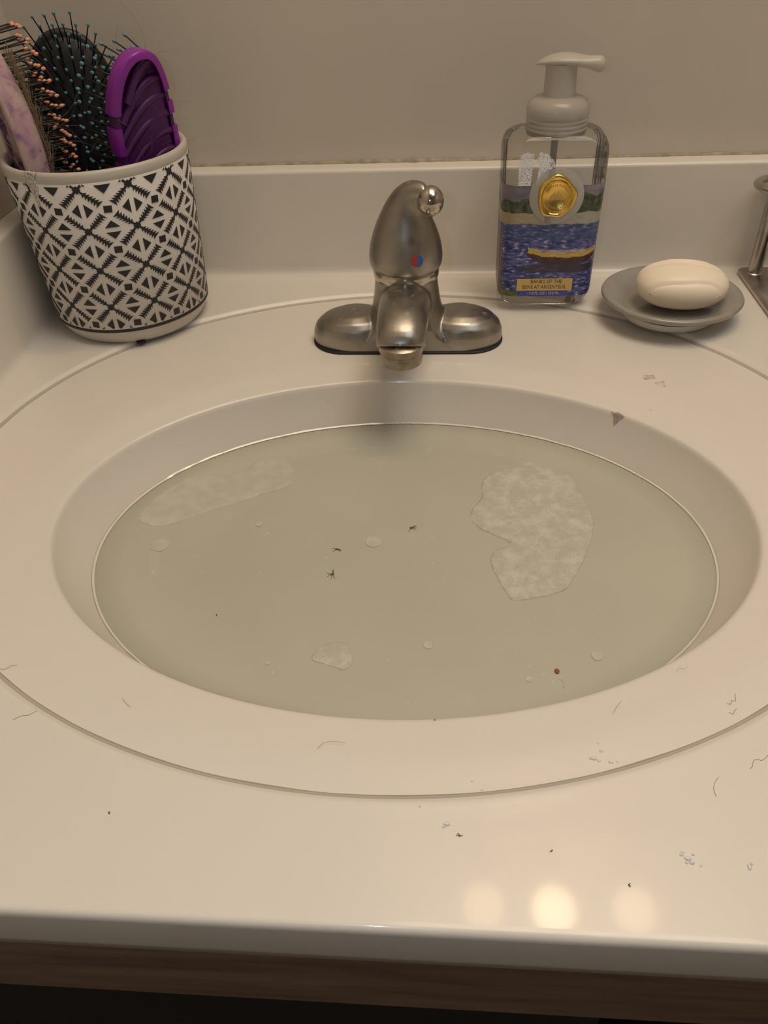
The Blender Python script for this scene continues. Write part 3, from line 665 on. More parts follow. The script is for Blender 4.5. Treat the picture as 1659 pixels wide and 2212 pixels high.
# open frame detangler brush (used by the purple and the pink brush)
def vent_brush(root, zc, hh, hw, mat_rim, mat_in, bead_mat, foot_len, rim_t=0.013, rim_w=0.0055, notches=(), seed=1, bl=0.021, tipn=9, near=1, fan=0.45, lift=0.0):
    rnd = random.Random(seed)
    def outline(t, s=1.0):        # egg shaped, blunt top
        ct, st = math.cos(t), math.sin(t)
        y = hw * s * math.copysign(abs(ct) ** 0.85, ct); z = zc + hh * (st if st > 0 else st * 1.05) - (1 - s) * 0.0 + (s - 1) * 0 * st
        if s != 1: z = zc + (z - zc) * s
        return y, z
    bow = lambda z: -0.010 * ((z - zc) / hh) ** 2      # the plate is bowed along its length
    N = 120; secs = []
    def isnotch(t):
        return any(abs(t - n0) < dn for n0, dn in notches)
    groups = []; cur = []
    for i in range(N + 1):
        t = -PI / 2 + 2 * PI * i / N
        if isnotch((t + PI) % (2 * PI) - PI): 
            if cur: groups.append(cur); cur = []
        else: cur.append(t)
    if cur: groups.append(cur)
    def rim_secs(ts, grow, x0, x1):
        L = []
        for t in ts:
            y, z = outline(t); y2, z2 = outline(t + 0.01); tx = Vector((0, y2 - y, z2 - z)).normalized(); nrm = Vector((0, -tx.z, tx.y))
            if nrm.dot(Vector((0, y, z - zc))) < 0: nrm = -nrm
            c = Vector((bow(z), y, z)); sec = []
            for px, pn in ((x0, -rim_w), (x0, -0.0012 + grow), (x0 + 0.0012, grow), (x1 - 0.0012, grow), (x1, -0.0012 + grow), (x1, -rim_w)):
                sec.append(tuple(c + Vector((px, 0, 0)) + nrm * pn))
            L.append(sec)
        return L
    for g in groups:
        if len(g) > 1: mesh_obj('rim_segment', *loft(rim_secs(g, 0.0, -rim_t / 2, rim_t / 2)), mat_rim, root, angle=50)
    ts = [-PI / 2 + 2 * PI * i / N for i in range(N)]
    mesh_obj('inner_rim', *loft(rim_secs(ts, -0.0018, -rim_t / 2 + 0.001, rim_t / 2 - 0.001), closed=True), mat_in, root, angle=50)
    # closed back shell behind the ribs
    L_ = []
    for sc_, dx in ((1.0, 0.0), (1.0, 0.002), (0.6, 0.0035), (0.05, 0.004)):
        ring_ = []
        for t in ts:
            y, z = outline(t); ring_.append((bow(z) + dx, y * 0.93 * sc_, zc + (z - zc) * 0.95 * sc_))
        L_.append(ring_)
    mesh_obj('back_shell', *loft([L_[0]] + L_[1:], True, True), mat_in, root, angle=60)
    # curved cross ribs
    nr = 8
    for k in range(nr):
        zz = zc - hh * 0.78 + 1.5 * hh * k / (nr - 1)
        w = hw * math.sqrt(max(0.05, 1 - ((abs(zz - zc) + 0.007) / hh) ** 2)) * 0.88; path = []
        for q in range(13):
            u = -1 + 2 * q / 12
            path.append((bow(zz) - 0.0022 - 0.0022 * (1 - u * u), w * u, zz + 0.009 * (1 - u * u) - 0.004 - 0.012 * u * near))
        V, F = tube(path, [(0.0030, 0.0034)] * 13, 8)
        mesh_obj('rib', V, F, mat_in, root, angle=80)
    # bristle pad strip rows
    me = bristle_mesh('bristle_' + root.name, bl, 0.00055, 0.0013, bead_mat)
    mesh_obj('bristle_pad', *loft([[(bow(zc + dz) + rim_t / 2 - 0.0055 + ox, hw * 0.80 * sy, zc + dz) for ox, sy in ((0, -1), (0.002, -0.9), (0.0025, 0), (0.002, 0.9), (0, 1), (-0.001, 0))] for dz in [hh * (-0.85 + 0.17 * q) for q in range(11)] ]), M['black_plastic'], root, angle=60) if False else None
    for k in range(tipn):
        zz = zc - hh * 0.86 + 1.74 * hh * k / (tipn - 1)
        w = hw * math.sqrt(max(0.02, 1 - ((zz - zc) / hh) ** 2)) * 0.88
        m_ = max(2, int(round(2 * w / 0.0075)))
        for q in range(m_ + 1):
            y = -w + 2 * w * q / m_
            pos = Vector((bow(zz) + 0.001, y, zz + rnd.uniform(-.0008, .0008)))
            d = Vector((1, fan * y / hw + 0.2 * near + rnd.uniform(-.05, .05), 0.16 * (zz - zc) / hh + lift + rnd.uniform(-.05, .05)))
            add_bristle(me, root, pos, d, rnd.uniform(0.97, 1.04))
    # row bars carrying the bristles
    for k in range(tipn):
        zz = zc - hh * 0.86 + 1.74 * hh * k / (tipn - 1); w = hw * math.sqrt(max(0.02, 1 - ((zz - zc) / hh) ** 2)) * 0.93
        mesh_obj('bristle_bar', *tube([(bow(zz) + 0.001, -w, zz), (bow(zz) + 0.001, 0, zz), (bow(zz) + 0.001, w, zz)], (0.0016, 0.0022), 8), mat_in, root)
    # handle going down into the cup
    mesh_obj('handle', *tube(spline([(0, 0, zc - hh + 0.004), (0, 0, zc - hh - 0.015), (0, 0, foot_len + 0.01), (0, 0, foot_len)], 5), [(0.006, 0.008)] * 16, 12), mat_rim, root)

# purple brush
pb = bpy.data.objects.new('hair_brush', None); COL.objects.link(pb)
pa, pcn = (0.06, -0.10, 0.99), (-0.80, 0.60, 0.10)
A_, B_, C_ = basis(pa, pcn); head = Vector((-0.2330, 0.636, 0.152)); lenp = 0.136
set_frame(pb, head - A_ * lenp, pa, pcn)
vent_brush(pb, lenp, 0.062, 0.0285, M['purple'], M['purple_dark'], M['teal'], 0.006, notches=((0.30, 0.05), (-0.16, 0.04), (2.71, 0.05), (3.01, 0.05)), seed=4, tipn=14, bl=0.026, near=1, fan=0.4, lift=0.22)
tag(pb, 'purple open-backed hair brush with teal-tipped bristles, at right in the cup', 'hair brush', 'hair brushes in the cup')
# pink marbled brush
kb = bpy.data.objects.new('hair_brush', None); COL.objects.link(kb)
ka, kcn = (-0.03, -0.02, 0.995), (0.76, 0.64, 0.1)
A_, B_, C_ = basis(ka, kcn); head = Vector((-0.3235, 0.6180, 0.158)); lenk = 0.142
set_frame(kb, head - A_ * lenk, ka, kcn)
vent_brush(kb, lenk, 0.076, 0.0270, M['marbled'], M['marbled_in'], M['peach'], 0.006, rim_t=0.017, rim_w=0.008, seed=9, tipn=17, bl=0.029, near=-1, fan=0.0)
tag(kb, 'pink and lilac marbled hair brush with peach-tipped bristles, leaning left in the cup', 'hair brush', 'hair brushes in the cup')
# black paddle brush with cushion
bb = bpy.data.objects.new('hair_brush', None); COL.objects.link(bb)
ba, bc = (-0.02, 0.10, 0.99), (0.30, -0.93, 0.12)
A_, B_, C_ = basis(ba, bc); head = Vector((-0.2960, 0.672, 0.158)); lenb = 0.145
set_frame(bb, head - A_ * lenb, ba, bc)
def paddle(s, x, zc=lenb, hw=0.036, hh=0.063):
    out = []
    for i in range(56):
        t = 2 * PI * i / 56; ct, st = math.cos(t), math.sin(t)
        out.append((x, s * hw * math.copysign(abs(ct) ** 0.9, ct) * (1 - 0.10 * (st < 0) * abs(st)), zc + s * hh * math.copysign(abs(st) ** 0.95, st)))
    return out
mesh_obj('paddle', *loft([paddle(0.93, -0.007), paddle(0.985, -0.006), paddle(1, -0.003), paddle(1, 0.001), paddle(0.98, 0.003), paddle(0.93, 0.0035)]), M['black_plastic'], bb, angle=60)
mesh_obj('cushion', *loft([paddle(0.91, 0.003), paddle(0.86, 0.0055), paddle(0.7, 0.008), paddle(0.45, 0.0095), paddle(0.2, 0.010), paddle(0.03, 0.0102)]), principled('black_cushion', (0.016, 0.014, 0.013), 0.55), bb, angle=70)
mesh_obj('handle', *tube([(0, 0, lenb - 0.060), (0, 0, lenb - 0.08), (0, 0, 0.02), (0, 0, 0.006)], [(0.006, 0.012), (0.006, 0.008), (0.006, 0.008), (0.005, 0.007)], 12), M['black_plastic'], bb)
me = bristle_mesh('paddle_bristle', 0.0245, 0.0005, 0.00125, M['teal']); rnd = random.Random(3)
k = 0
for r_ in range(19):
    zz = lenb - 0.053 + 0.0060 * r_; w = 0.031 * math.sqrt(max(0.03, 1 - ((zz - lenb) / 0.058) ** 2)); m_ = max(1, int(round(2 * w / 0.0068)))
    for q in range(m_ + 1):
        y = -w + 2 * w * (q + (0.25 if r_ % 2 else -0.25) * (0 < q < m_)) / m_
        u, v = y / 0.036, (zz - lenb) / 0.063
        add_bristle(me, bb, Vector((0.0085 - 0.004 * (u * u + v * v), y, zz)), Vector((1, 0.75 * u + rnd.uniform(-.07, .07), 0.85 * v + 0.20 + rnd.uniform(-.07, .07))))
tag(bb, 'black paddle hair brush with teal-tipped bristles facing out, standing at back of the cup', 'hair brush', 'hair brushes in the cup')
# hair caught in the brushes
def strands(parent, n, box_, seed, mat, r=0.00009, length=0.03, curl=1.6, name='caught_hair', d0=None, bowf=None):
    rnd = random.Random(seed); parts = []
    for i in range(n):
        p = Vector((rnd.uniform(*box_[0]), rnd.uniform(*box_[1]), rnd.uniform(*box_[2])))
        if bowf: p.x += bowf(p.z)
        d = Vector(d0) + Vector((rnd.gauss(0, .14), rnd.gauss(0, .14), rnd.gauss(0, .14))) if d0 else Vector((rnd.gauss(0, 1), rnd.gauss(0, 1), rnd.gauss(0, 1)))
        d.normalize(); path = [p]; m_ = 7; tw = Vector((rnd.gauss(0, 1), rnd.gauss(0, 1), rnd.gauss(0, 1))).normalized() * curl * rnd.uniform(.3, 1)
        for k in range(m_):
            d = (d + tw.cross(d) * (1.0 / m_)).normalized(); path.append(path[-1] + d * (length / m_) * rnd.uniform(.7, 1.3))
        parts.append(tube(path, r, 3, False))
    o = mesh_obj(name, *join(*parts), mat, parent); o['kind'] = 'stuff'; return o
tag(strands(kb, 420, ((0.0088, 0.0118), (-0.028, -0.018), (lenk - 0.072, lenk + 0.05)), 5, M['hair'], 0.00013, 0.016, 0.5, 'caught_hair', (0.05, 0, 1), lambda z: -0.010 * ((z - lenk) / 0.076) ** 2), 'mat of brown hair caught at the base of the bristles')
strands(kb, 26, ((0.004, 0.014), (-0.033, -0.025), (lenk - 0.03, lenk + 0.06)), 6, M['hair'], 0.00007, 0.045, 3.0)
tag(strands(pb, 260, ((0.004, 0.026), (-0.03, 0.012), (lenp - 0.058, lenp + 0.012)), 7, M['hair'], 0.00008, 0.028, 2.5), 'tangle of brown hair between the bristles')
strands(pb, 9, ((-0.012, 0.01), (-0.01, 0.02), (lenp + 0.03, lenp + 0.058)), 8, M['hair'], 0.00007, 0.05, 2.6)

# ------------------------------------------------------------------ foaming soap bottle
BX, BY = 0.0880, 0.6695
bot = thing('soap_bottle', 'clear square foaming soap bottle with blue painted boat label and pump', 'bottle', (BX, BY, 0.0034))
prof = [(0.0300, 0.0190, 0.008, 0.0), (0.0335, 0.0220, 0.010, 0.0012), (0.0365, 0.0248, 0.012, 0.0050), (0.0390, 0.0268, 0.013, 0.0100), (0.0398, 0.0274, 0.013, 0.0150), (0.0402, 0.0276, 0.013, 0.060), (0.0410, 0.0280, 0.013, 0.110), (0.0412, 0.0280, 0.013, 0.1240), (0.0403, 0.0273, 0.013, 0.1300), (0.0378, 0.0255, 0.013, 0.1350), (0.0330, 0.0232, 0.014, 0.1380), (0.0250, 0.0215, 0.018, 0.1393), (0.0200, 0.0200, 0.0195, 0.1400)]
def bsec(z, off=0.0):
    for a, b in zip(prof, prof[1:]):
        if a[3] <= z <= b[3]:
            u = (z - a[3]) / (b[3] - a[3]); return [a[k] + (b[k] - a[k]) * u + (off if k < 3 else 0) for k in range(3)]
mesh_obj('bottle_body', *loft([rrect(hx, hy, rc, z, k=10) for hx, hy, rc, z in prof]), M['bottle'], bot, angle=60)
def perim(z, off, n):   # points round the front three sides, arc parameter centred at the front middle
    hx, hy, rc = bsec(z, off); P = []
    loop = rrect(hx, hy, rc, 0, k=16)
    loop = loop[32:48] + loop[48:64]      # front corners: left-front then right-front
    L = [( -hx, hy - rc * 1.2)] + [(p[0], p[1]) for p in loop] + [(hx, hy - rc * 1.2)]
    # resample evenly
    d = [0]
    for a, b in zip(L, L[1:]): d.append(d[-1] + math.hypot(b[0] - a[0], b[1] - a[1]))
    out = []; T_ = d[-1]; j = 0
    for i in range(n + 1):
        s = T_ * i / n
        while j < len(d) - 2 and d[j + 1] < s: j += 1
        u = (s - d[j]) / max(1e-9, d[j + 1] - d[j]); out.append((L[j][0] + (L[j + 1][0] - L[j][0]) * u, L[j][1] + (L[j + 1][1] - L[j][1]) * u, s - T_ / 2))
    return out
SC = (0.0020, 0.0955); SR = 0.0215      # clear round window around the gold seal
def fbm(x, y, z=0.0, o=4):
    v = 0; a = 0.5; f = 1
    for _ in range(o): v += a * noise.noise(Vector((x * f, y * f, z + _ * 7.3))); a *= 0.5; f *= 2
    return v
def lerp3(a, b, t): t = max(0, min(1, t)); return tuple(a[i] + (b[i] - a[i]) * t for i in range(3))
def srgb(r, g, b): return tuple(((c / 255 + 0.055) / 1.055) ** 2.4 if c > 10 else c / 255 / 12.92 for c in (r, g, b))
def paint(s, z):
    """a plain river scene: dull sky, dark trees, sand, blue brush-stroked water, a small moored rowing boat"""
    wob = 0.0016 * fbm(s * 120, z * 120, 11.0); z = z + wob; s = s + wob * 1.5
    st = fbm(s * 200, z * 620, 1.0); big = fbm(s * 60, z * 160, 4.0)
    treeh = 0.0880 + 0.0075 * (0.5 + noise.noise(Vector((s * 75, 0, 2)))) + 0.0016 * abs(noise.noise(Vector((s * 260, 0, 5))))
    if s > 0.015: treeh += 0.006
    if z > treeh: c = lerp3(srgb(104, 100, 122), srgb(150, 136, 144), 0.5 + big * 1.6)
    elif z > 0.0825 + 0.0012 * noise.noise(Vector((s * 90, 1, 0))): c = lerp3(srgb(40, 48, 40), srgb(88, 100, 72), 0.5 + fbm(s * 240, z * 240, 9) * 1.8)
    elif z > 0.0735 + 0.002 * big: c = lerp3(srgb(168, 152, 116), srgb(172, 172, 168), 0.35 + st * 1.8 + s * 14)
    else:
        c = lerp3(srgb(38, 50, 112), srgb(104, 108, 168), 0.5 + st * 2.2 + big)
        if st > 0.20: c = lerp3(c, srgb(196, 186, 206), (st - 0.20) * 7)
        if z > 0.060: c = lerp3(c, srgb(52, 82, 120), 0.45)
    if s < -0.042 + 0.004 * (0.07 - z) * 20: c = lerp3(srgb(70, 52, 58), srgb(128, 92, 82), 0.5 + fbm(s * 500, z * 60, 2) * 2) if z < 0.066 else c
    if z < 0.017 and s < -0.024: c = lerp3(srgb(62, 72, 40), srgb(110, 120, 60), 0.5 + st * 2)
    # rowing boat: plain hull with ochre gunwale
    bx, bz = s - 0.012, z - 0.0495
    w = 0.030; u = bx / w
    if abs(u) < 1:
        top_ = 0.0045 * u * u; bot_ = -0.0105 * math.sqrt(1 - u * u)
        if bot_ < bz < top_: c = lerp3(srgb(52, 36, 42), srgb(84, 52, 50), 0.5 + st * 2)
        if top_ - 0.0042 < bz < top_ and abs(u) < .98: c = lerp3(srgb(196, 158, 66), srgb(222, 184, 92), 0.5 + st * 2)
        if top_ - 0.0012 < bz < top_ + 0.0022 * (1 - u * u) : c = lerp3(srgb(205, 190, 170), srgb(150, 130, 110), 0.5 + st * 2)
    bx2 = (s - 0.010) / 0.034; bz2 = (z - 0.0365) / 0.0042
    if bx2 * bx2 + bz2 * bz2 < 1 + 0.9 * st: c = lerp3(c, srgb(58, 44, 50), 0.85)
    return c
def label_mesh():
    na, nz = 330, 225; z0_, z1_ = 0.0112, 0.1035; V = []; A = []; C = []
    for j in range(nz + 1):
        z = z0_ + (z1_ - z0_) * j / nz
        for x, y, s in perim(z, 0.00035, na):
            zz = z
            if j == nz: zz += 0.0010 * (abs(s) / 0.05) ** 2
            V.append([x, y, zz]); A.append(s)
    for i, v in enumerate(V):     # snap the grid to the circle
        dx, dz = v[0] - SC[0], v[2] - SC[1]; d = math.hypot(dx, dz)
        if v[1] < 0 and abs(d - SR) < 0.00028 and d > 0: v[0] = SC[0] + dx / d * SR; v[2] = SC[1] + dz / d * SR
    F = []
    for j in range(nz):
        for i in range(na):
            q = (j * (na + 1) + i, j * (na + 1) + i + 1, (j + 1) * (na + 1) + i + 1, (j + 1) * (na + 1) + i)
            cx_ = sum(V[k][0] for k in q) / 4; cz_ = sum(V[k][2] for k in q) / 4; cy_ = V[q[0]][1]
            if cy_ < 0 and math.hypot(cx_ - SC[0], cz_ - SC[1]) < SR: continue
            F.append(q)
    C = [paint(A[i], V[i][2]) for i in range(len(V))]
    return V, F, C
V, F, Cc = label_mesh()
me = bpy.data.meshes.new('label'); me.from_pydata(V, [], F); me.update(); me.materials.append(vcol_mat('label_print', 0.4, 0.25))
ca = me.color_attributes.new('paint', 'FLOAT_COLOR', 'POINT'); ca.data.foreach_set('color', [q for c in Cc for q in (*c, 1)])
me.polygons.foreach_set('use_smooth', [True] * len(me.polygons))
lab = bpy.data.objects.new('label', me); COL.objects.link(lab); lab.parent = bot
tag(lab, 'painted river label with a boat on blue water')
yf = -0.0281
def slab(x0, x1, z0_, z1_, y, th=0.0003): return box(x0, x1, y - th, y, z0_, z1_)
mesh_obj('blue_strip', *slab(-0.022, 0.019, 0.0118, 0.0166, yf - 0.00005), M['blue_strip'], bot, smooth=False)
pl = mesh_obj('gold_plate', *slab(-0.0245, 0.0225, 0.0168, 0.0275, yf - 0.0003, 0.0004), M['gold_flat'], bot, smooth=False)
def text_part(name, s, size, x, z, y, mat, parent, sx=1.0, ext=0.00008):
    cu_ = bpy.data.curves.new(name, 'FONT'); cu_.body = s; cu_.size = size; cu_.align_x = 'CENTER'; cu_.align_y = 'CENTER'; cu_.extrude = ext; cu_.resolution_u = 2
    t = bpy.data.objects.new(name + '_tmp', cu_); COL.objects.link(t)
    dg = bpy.context.evaluated_depsgraph_get(); dg.update(); me_ = bpy.data.meshes.new_from_object(t.evaluated_get(dg)); bpy.data.objects.remove(t)
    me_.transform(Matrix(((sx, 0, 0, x), (0, 0, -1, y), (0, 1, 0, z), (0, 0, 0, 1)))); me_.materials.clear(); me_.materials.append(mat)
    o = bpy.data.objects.new(name, me_); COL.objects.link(o); o.parent = parent; return o
tag(text_part('plate_text', 'BANKS OF THE', 0.0046, 0.0005, 0.0248, yf - 0.0008, M['ink'], pl, 0.86), 'dark lettering BANKS OF THE')
tag(text_part('plate_text', 'SEINE AT ARGENTEUIL', 0.0046, -0.0010, 0.0200, yf - 0.0008, M['ink'], pl, 0.80), 'dark lettering SEINE AT ARGENTEUIL')
tag(text_part('strip_text', '17.8 FL OZ / 530 ML', 0.0034, -0.0012, 0.0142, yf - 0.0005, M['ink_white'], bot, 0.95), 'pale lettering 17.8 FL OZ / 530 ML')
# round clear window and gold wax-like seal
mesh_obj('seal_window', *loft([[(SC[0] + r * math.cos(2 * PI * i / 64), yy, SC[1] + r * math.sin(2 * PI * i / 64)) for i in range(64)] for r, yy in ((SR, -0.0284), (SR - 0.0004, -0.0287), (0.001, -0.0287))], False, True), M['bottle_ring'], bot)
def seal_mesh():
    L = []
    for f, yy in ((1.0, 0.0), (1.0, -0.0010), (0.965, -0.0020), (0.90, -0.0024), (0.83, -0.0020), (0.785, -0.0011), (0.76, -0.0009), (0.745, -0.0014), (0.72, -0.0014), (0.705, -0.0010), (0.02, -0.0010)):
        s = []
        for i in range(96):
            a = 2 * PI * i / 96; w = (1 + 0.035 * math.sin(5 * a + 0.6) + 0.03 * math.sin(3 * a + 2.0) + 0.015 * math.sin(8 * a)) if f > 0.8 else 1.0
            r = 0.0158 * f * w; s.append((SC[0] + r * math.cos(a) * 0.97, -0.0287 + yy, SC[1] + r * math.sin(a) * 1.05))
        L.append(s)
    return loft(L, False, True)
seal = mesh_obj('gold_seal', *seal_mesh(), M['gold'], bot, angle=70)
tk = []
for i in range(72):
    a = 2 * PI * i / 72; r0, r1 = 0.0105, 0.0113
    c_, s_ = math.cos(a), math.sin(a); w = 0.00022
    q = [(SC[0] + c_ * r0 - s_ * w, SC[1] + (s_ * r0 + c_ * w) * 1.06), (SC[0] + c_ * r1 - s_ * w, SC[1] + (s_ * r1 + c_ * w) * 1.06), (SC[0] + c_ * r1 + s_ * w, SC[1] + (s_ * r1 - c_ * w) * 1.06), (SC[0] + c_ * r0 + s_ * w, SC[1] + (s_ * r0 - c_ * w) * 1.06)]
    V = [(x, -0.0300, z) for x, z in q] + [(x, -0.0295, z) for x, z in q]; tk.append((V, [(0, 1, 2, 3), (7, 6, 5, 4), (0, 4, 5, 1), (1, 5, 6, 2), (2, 6, 7, 3), (3, 7, 4, 0)]))
rn = random.Random(12)
for rad, a0, a1, n in ((0.0086, 0.5, 2.64, 13), (0.0086, 3.7, 5.7, 12)):       # worn, unreadable embossed lettering
    for i in range(n):
        a = a0 + (a1 - a0) * i / (n - 1); cx_, cz_ = SC[0] + rad * math.cos(a), SC[1] + rad * 1.05 * math.sin(a)
        for dx, dz, wx, wz in ((rn.uniform(-.0004, .0004), 0, .00018, .0008), (rn.uniform(-.0002, .0005), rn.uniform(-.0006, .0006), .0005, .00016)):
            V, F = box(cx_ + dx - wx, cx_ + dx + wx, -0.0300, -0.0296, cz_ + dz - wz, cz_ + dz + wz); tk.append((V, F))
for dx, dz, wx, wz in ((-.0048, -.0012, .0004, .0014), (-.0036, -.0004, .0005, .0022), (-.0022, .0004, .0004, .0028), (-.0008, .0002, .0005, .0018), (.0008, .0010, .0006, .0030), (.0024, .0002, .0004, .0022), (.0036, -.0006, .0005, .0020), (.0048, -.0014, .0004, .0012)):
    tk.append(box(SC[0] + dx - wx, SC[0] + dx + wx, -0.0300, -0.0296, SC[1] + dz - wz, SC[1] + dz + wz))
mesh_obj('embossing', *join(*tk), M['gold_flat'], seal, smooth=False)
# dried soap residue
def residue(P):
    return loft([[(x, -0.02845, z) for x, z in P], [(x, -0.0286, z) for x, z in P]])
for P in ([(-0.0290, 0.104), (-0.0195, 0.104), (-0.0190, 0.112), (-0.0185, 0.121), (-0.0180, 0.1275), (-0.0235, 0.1290), (-0.0285, 0.1265), (-0.0295, 0.117)],
          [(-0.0150, 0.104), (-0.0120, 0.110), (-0.0085, 0.1145), (-0.0035, 0.1165), (-0.0010, 0.118), (-0.0025, 0.1225), (-0.0080, 0.1275), (-0.0140, 0.1290), (-0.0150, 0.1245), (-0.0140, 0.115)]):
    tag(mesh_obj('soap_residue', *residue(P), M['residue'], bot, smooth=False), 'white speckled dried soap residue')
# pump
pump = mesh_obj('pump_collar', *lathe([(0.0205, 0.1355), (0.0232, 0.1360), (0.0236, 0.1385), (0.0240, 0.1392), (0.0240, 0.1410), (0.0236, 0.1417), (0.0240, 0.1424), (0.0240, 0.1442), (0.0236, 0.1449), (0.0240, 0.1456), (0.0240, 0.1474), (0.0236, 0.1481), (0.0242, 0.1490), (0.0242, 0.1545), (0.0225, 0.1590), (0.0185, 0.1615), (0.0130, 0.1625)], 72), M['pump_collar'], bot, angle=50)
mesh_obj('pump_stem', *lathe([(0.0128, 0.1610), (0.0122, 0.1630), (0.0120, 0.1720), (0.0118, 0.1810), (0.0125, 0.1845)], 48), M['pump'], bot)
def head_mesh():
    S_ = [(-0.0195, 0.1832, 0.0008, 0.0006), (-0.0175, 0.1840, 0.0050, 0.0014), (-0.0140, 0.1853, 0.0090, 0.0024), (-0.008, 0.1862, 0.0125, 0.0035), (0.0, 0.1868, 0.0137, 0.0042), (0.008, 0.1866, 0.0125, 0.0042), (0.0145, 0.1858, 0.0095, 0.0040), (0.0200, 0.1850, 0.0072, 0.0042), (0.0250, 0.1843, 0.0062, 0.0052), (0.0285, 0.1838, 0.0058, 0.0056), (0.0310, 0.1836, 0.0040, 0.0042), (0.0320, 0.1836, 0.0010, 0.0010)]
    return loft([[(x, hy * math.cos(2 * PI * k / 28), z + hz * math.sin(2 * PI * k / 28)) for k in range(28)] for x, z, hy, hz in S_])
ph = mesh_obj('pump_head', *head_mesh(), M['pump'], bot, angle=80); ph.rotation_euler = (0, 0, math.radians(-14))
mesh_obj('dip_tube', *tube([(0, 0, 0.137), (0, 0.001, 0.08), (0.002, 0.003, 0.004)], 0.0028, 10), M['pump'], bot)

# ------------------------------------------------------------------ soap dish and soap
DX, DY = 0.1920, 0.6300
dish = thing('soap_dish', 'shallow round grey-brown glazed dish holding soap beside the bottle', 'dish', (DX, DY, 0.0034))
prof_d = [(0.030, 0.0), (0.0335, 0.0002), (0.035, 0.0025), (0.0400, 0.0070), (0.0480, 0.0115), (0.0550, 0.0145), (0.0572, 0.0165), (0.0575, 0.0180), (0.0566, 0.0193), (0.0545, 0.0196), (0.0500, 0.0182), (0.0440, 0.0150), (0.0400, 0.0125), (0.0370, 0.0095), (0.0345, 0.0082), (0.030, 0.0078), (0.001, 0.0076)]
mesh_obj('dish_bowl', *lathe(prof_d[3:], 96, (0, 0), False, True), M['dish'], dish, angle=70)
tag(mesh_obj('dish_foot', *lathe([(0.030, 0.0), (0.0375, 0.0002), (0.0395, 0.0025), (0.0405, 0.0070)], 96, (0, 0), True, False), M['dish_white'], dish, angle=70), 'white foot under the dish')
def soap_mesh():
    nu, nv = 200, 160; V = []; F = []
    def sp(v, e): return math.copysign(abs(v) ** e, v)
    for j in range(nv + 1):
        a = -PI / 2 + PI * j / nv
        for i in range(nu):
            b = 2 * PI * i / nu
            x = 0.0370 * sp(math.cos(a), 0.88) * sp(math.cos(b), 0.92); y = 0.0285 * sp(math.cos(a), 0.95) * sp(math.sin(b), 0.92); z = 0.0180 * sp(math.sin(a), 0.95)
            if z > 0:
                g = 0
                for y0, am, ph_ in ((0.002, 0.0006, 0), (0.0070, 0.0013, 0.7), (0.0125, 0.0012, 1.2), (0.018, 0.0008, 2.2), (-0.0215, 0.0006, 2)):
                    yy = y - y0 + 0.0016 * math.sin(x * 95 + ph_); g += am * (math.exp(-(yy / 0.0010) ** 2) + (0.8 * math.exp(-(yy / 0.0032) ** 2) if yy < 0 else 0)) * (1 if x > -0.02 or y0 < 0.012 else .4)
                z -= g * 1.5
            V.append((x, y, z))
    for j in range(nv):
        for i in range(nu):
            k = (i + 1) % nu; F.append((j * nu + i, j * nu + k, (j + 1) * nu + k, (j + 1) * nu + i))
    return V, F
soap = mesh_obj('soap_bar', *soap_mesh(), M['soap'], angle=180); soap.location = (0.1985, 0.6290, 0.0298); soap.rotation_euler = (0, 0, math.radians(-6))
tag(soap, 'oval cream soap bar with wavy grain lying in the grey dish', 'soap')

# ------------------------------------------------------------------ metal stand at the right edge
st = thing('metal_stand', 'brushed metal countertop stand with base plate and post, cut off at right edge', 'stand', (0.315, 0.655, 0.0034))
mesh_obj('base_plate', *loft([rrect(0.0415, 0.0600, 0.006, z) for z in (0.0,)] + [rrect(0.0425, 0.061, 0.007, 0.0012), rrect(0.0425, 0.061, 0.007, 0.0038), rrect(0.0412, 0.0597, 0.006, 0.0048)]), M['stand_metal'], st, angle=50)
mesh_obj('post', *lathe([(0.0072, 0.0046), (0.0060, 0.0056), (0.0060, 0.083)], 32, (-0.0305, 0.048)), M['stand_metal'], st)
mesh_obj('top_ring', *tube([(-0.0290 + 0.0200 * math.cos(2 * PI * k / 40), 0.0400 + 0.0200 * math.sin(2 * PI * k / 40), 0.0840) for k in range(41)], (0.0030, 0.0040), 12), M['stand_metal'], st)
mesh_obj('holder_cup', *lathe([(0.022, 0.0046), (0.025, 0.006), (0.026, 0.07), (0.0245, 0.071), (0.0235, 0.068), (0.023, 0.01)], 48, (0.012, 0.0)), M['cab_dark'], st)

# ------------------------------------------------------------------ vanity cabinet under the top
cab = thing('vanity_cabinet', 'dark brown wooden vanity cabinet under the white countertop', 'cabinet', (0.12, 0.43, -0.8))
def cpart(name, x0, x1, y0, y1, z0_, z1_, mat, par=cab, bw=0.0012):
    V, F = box(x0 - 0.12, x1 - 0.12, y0 - 0.43, y1 - 0.43, z0_ + 0.8, z1_ + 0.8)
    return bevel(mesh_obj(name, V, F, mat, par, smooth=False), bw, 2)
cpart('top_rail', XL + 0.03, 0.60, 0.131, 0.150, -0.1130, -0.0278, M['wood'])
cpart('stile', XL + 0.002, XL + 0.03, 0.131, 0.150, -0.72, -0.0278, M['wood'])
cpart('stile', 0.60, 0.618, 0.131, 0.150, -0.72, -0.0278, M['wood'])
cpart('bottom_rail', XL + 0.03, 0.60, 0.131, 0.150, -0.72, -0.64, M['wood'])
cpart('side_panel', XL + 0.002, XL + 0.016, 0.150, YB - 0.004, -0.72, -0.0278, M['cab_dark'])
cpart('side_panel', 0.604, 0.618, 0.150, YB - 0.004, -0.72, -0.0278, M['cab_dark'])
cpart('back_panel', XL + 0.016, 0.604, YB - 0.012, YB - 0.004, -0.72, -0.14, M['cab_dark'])
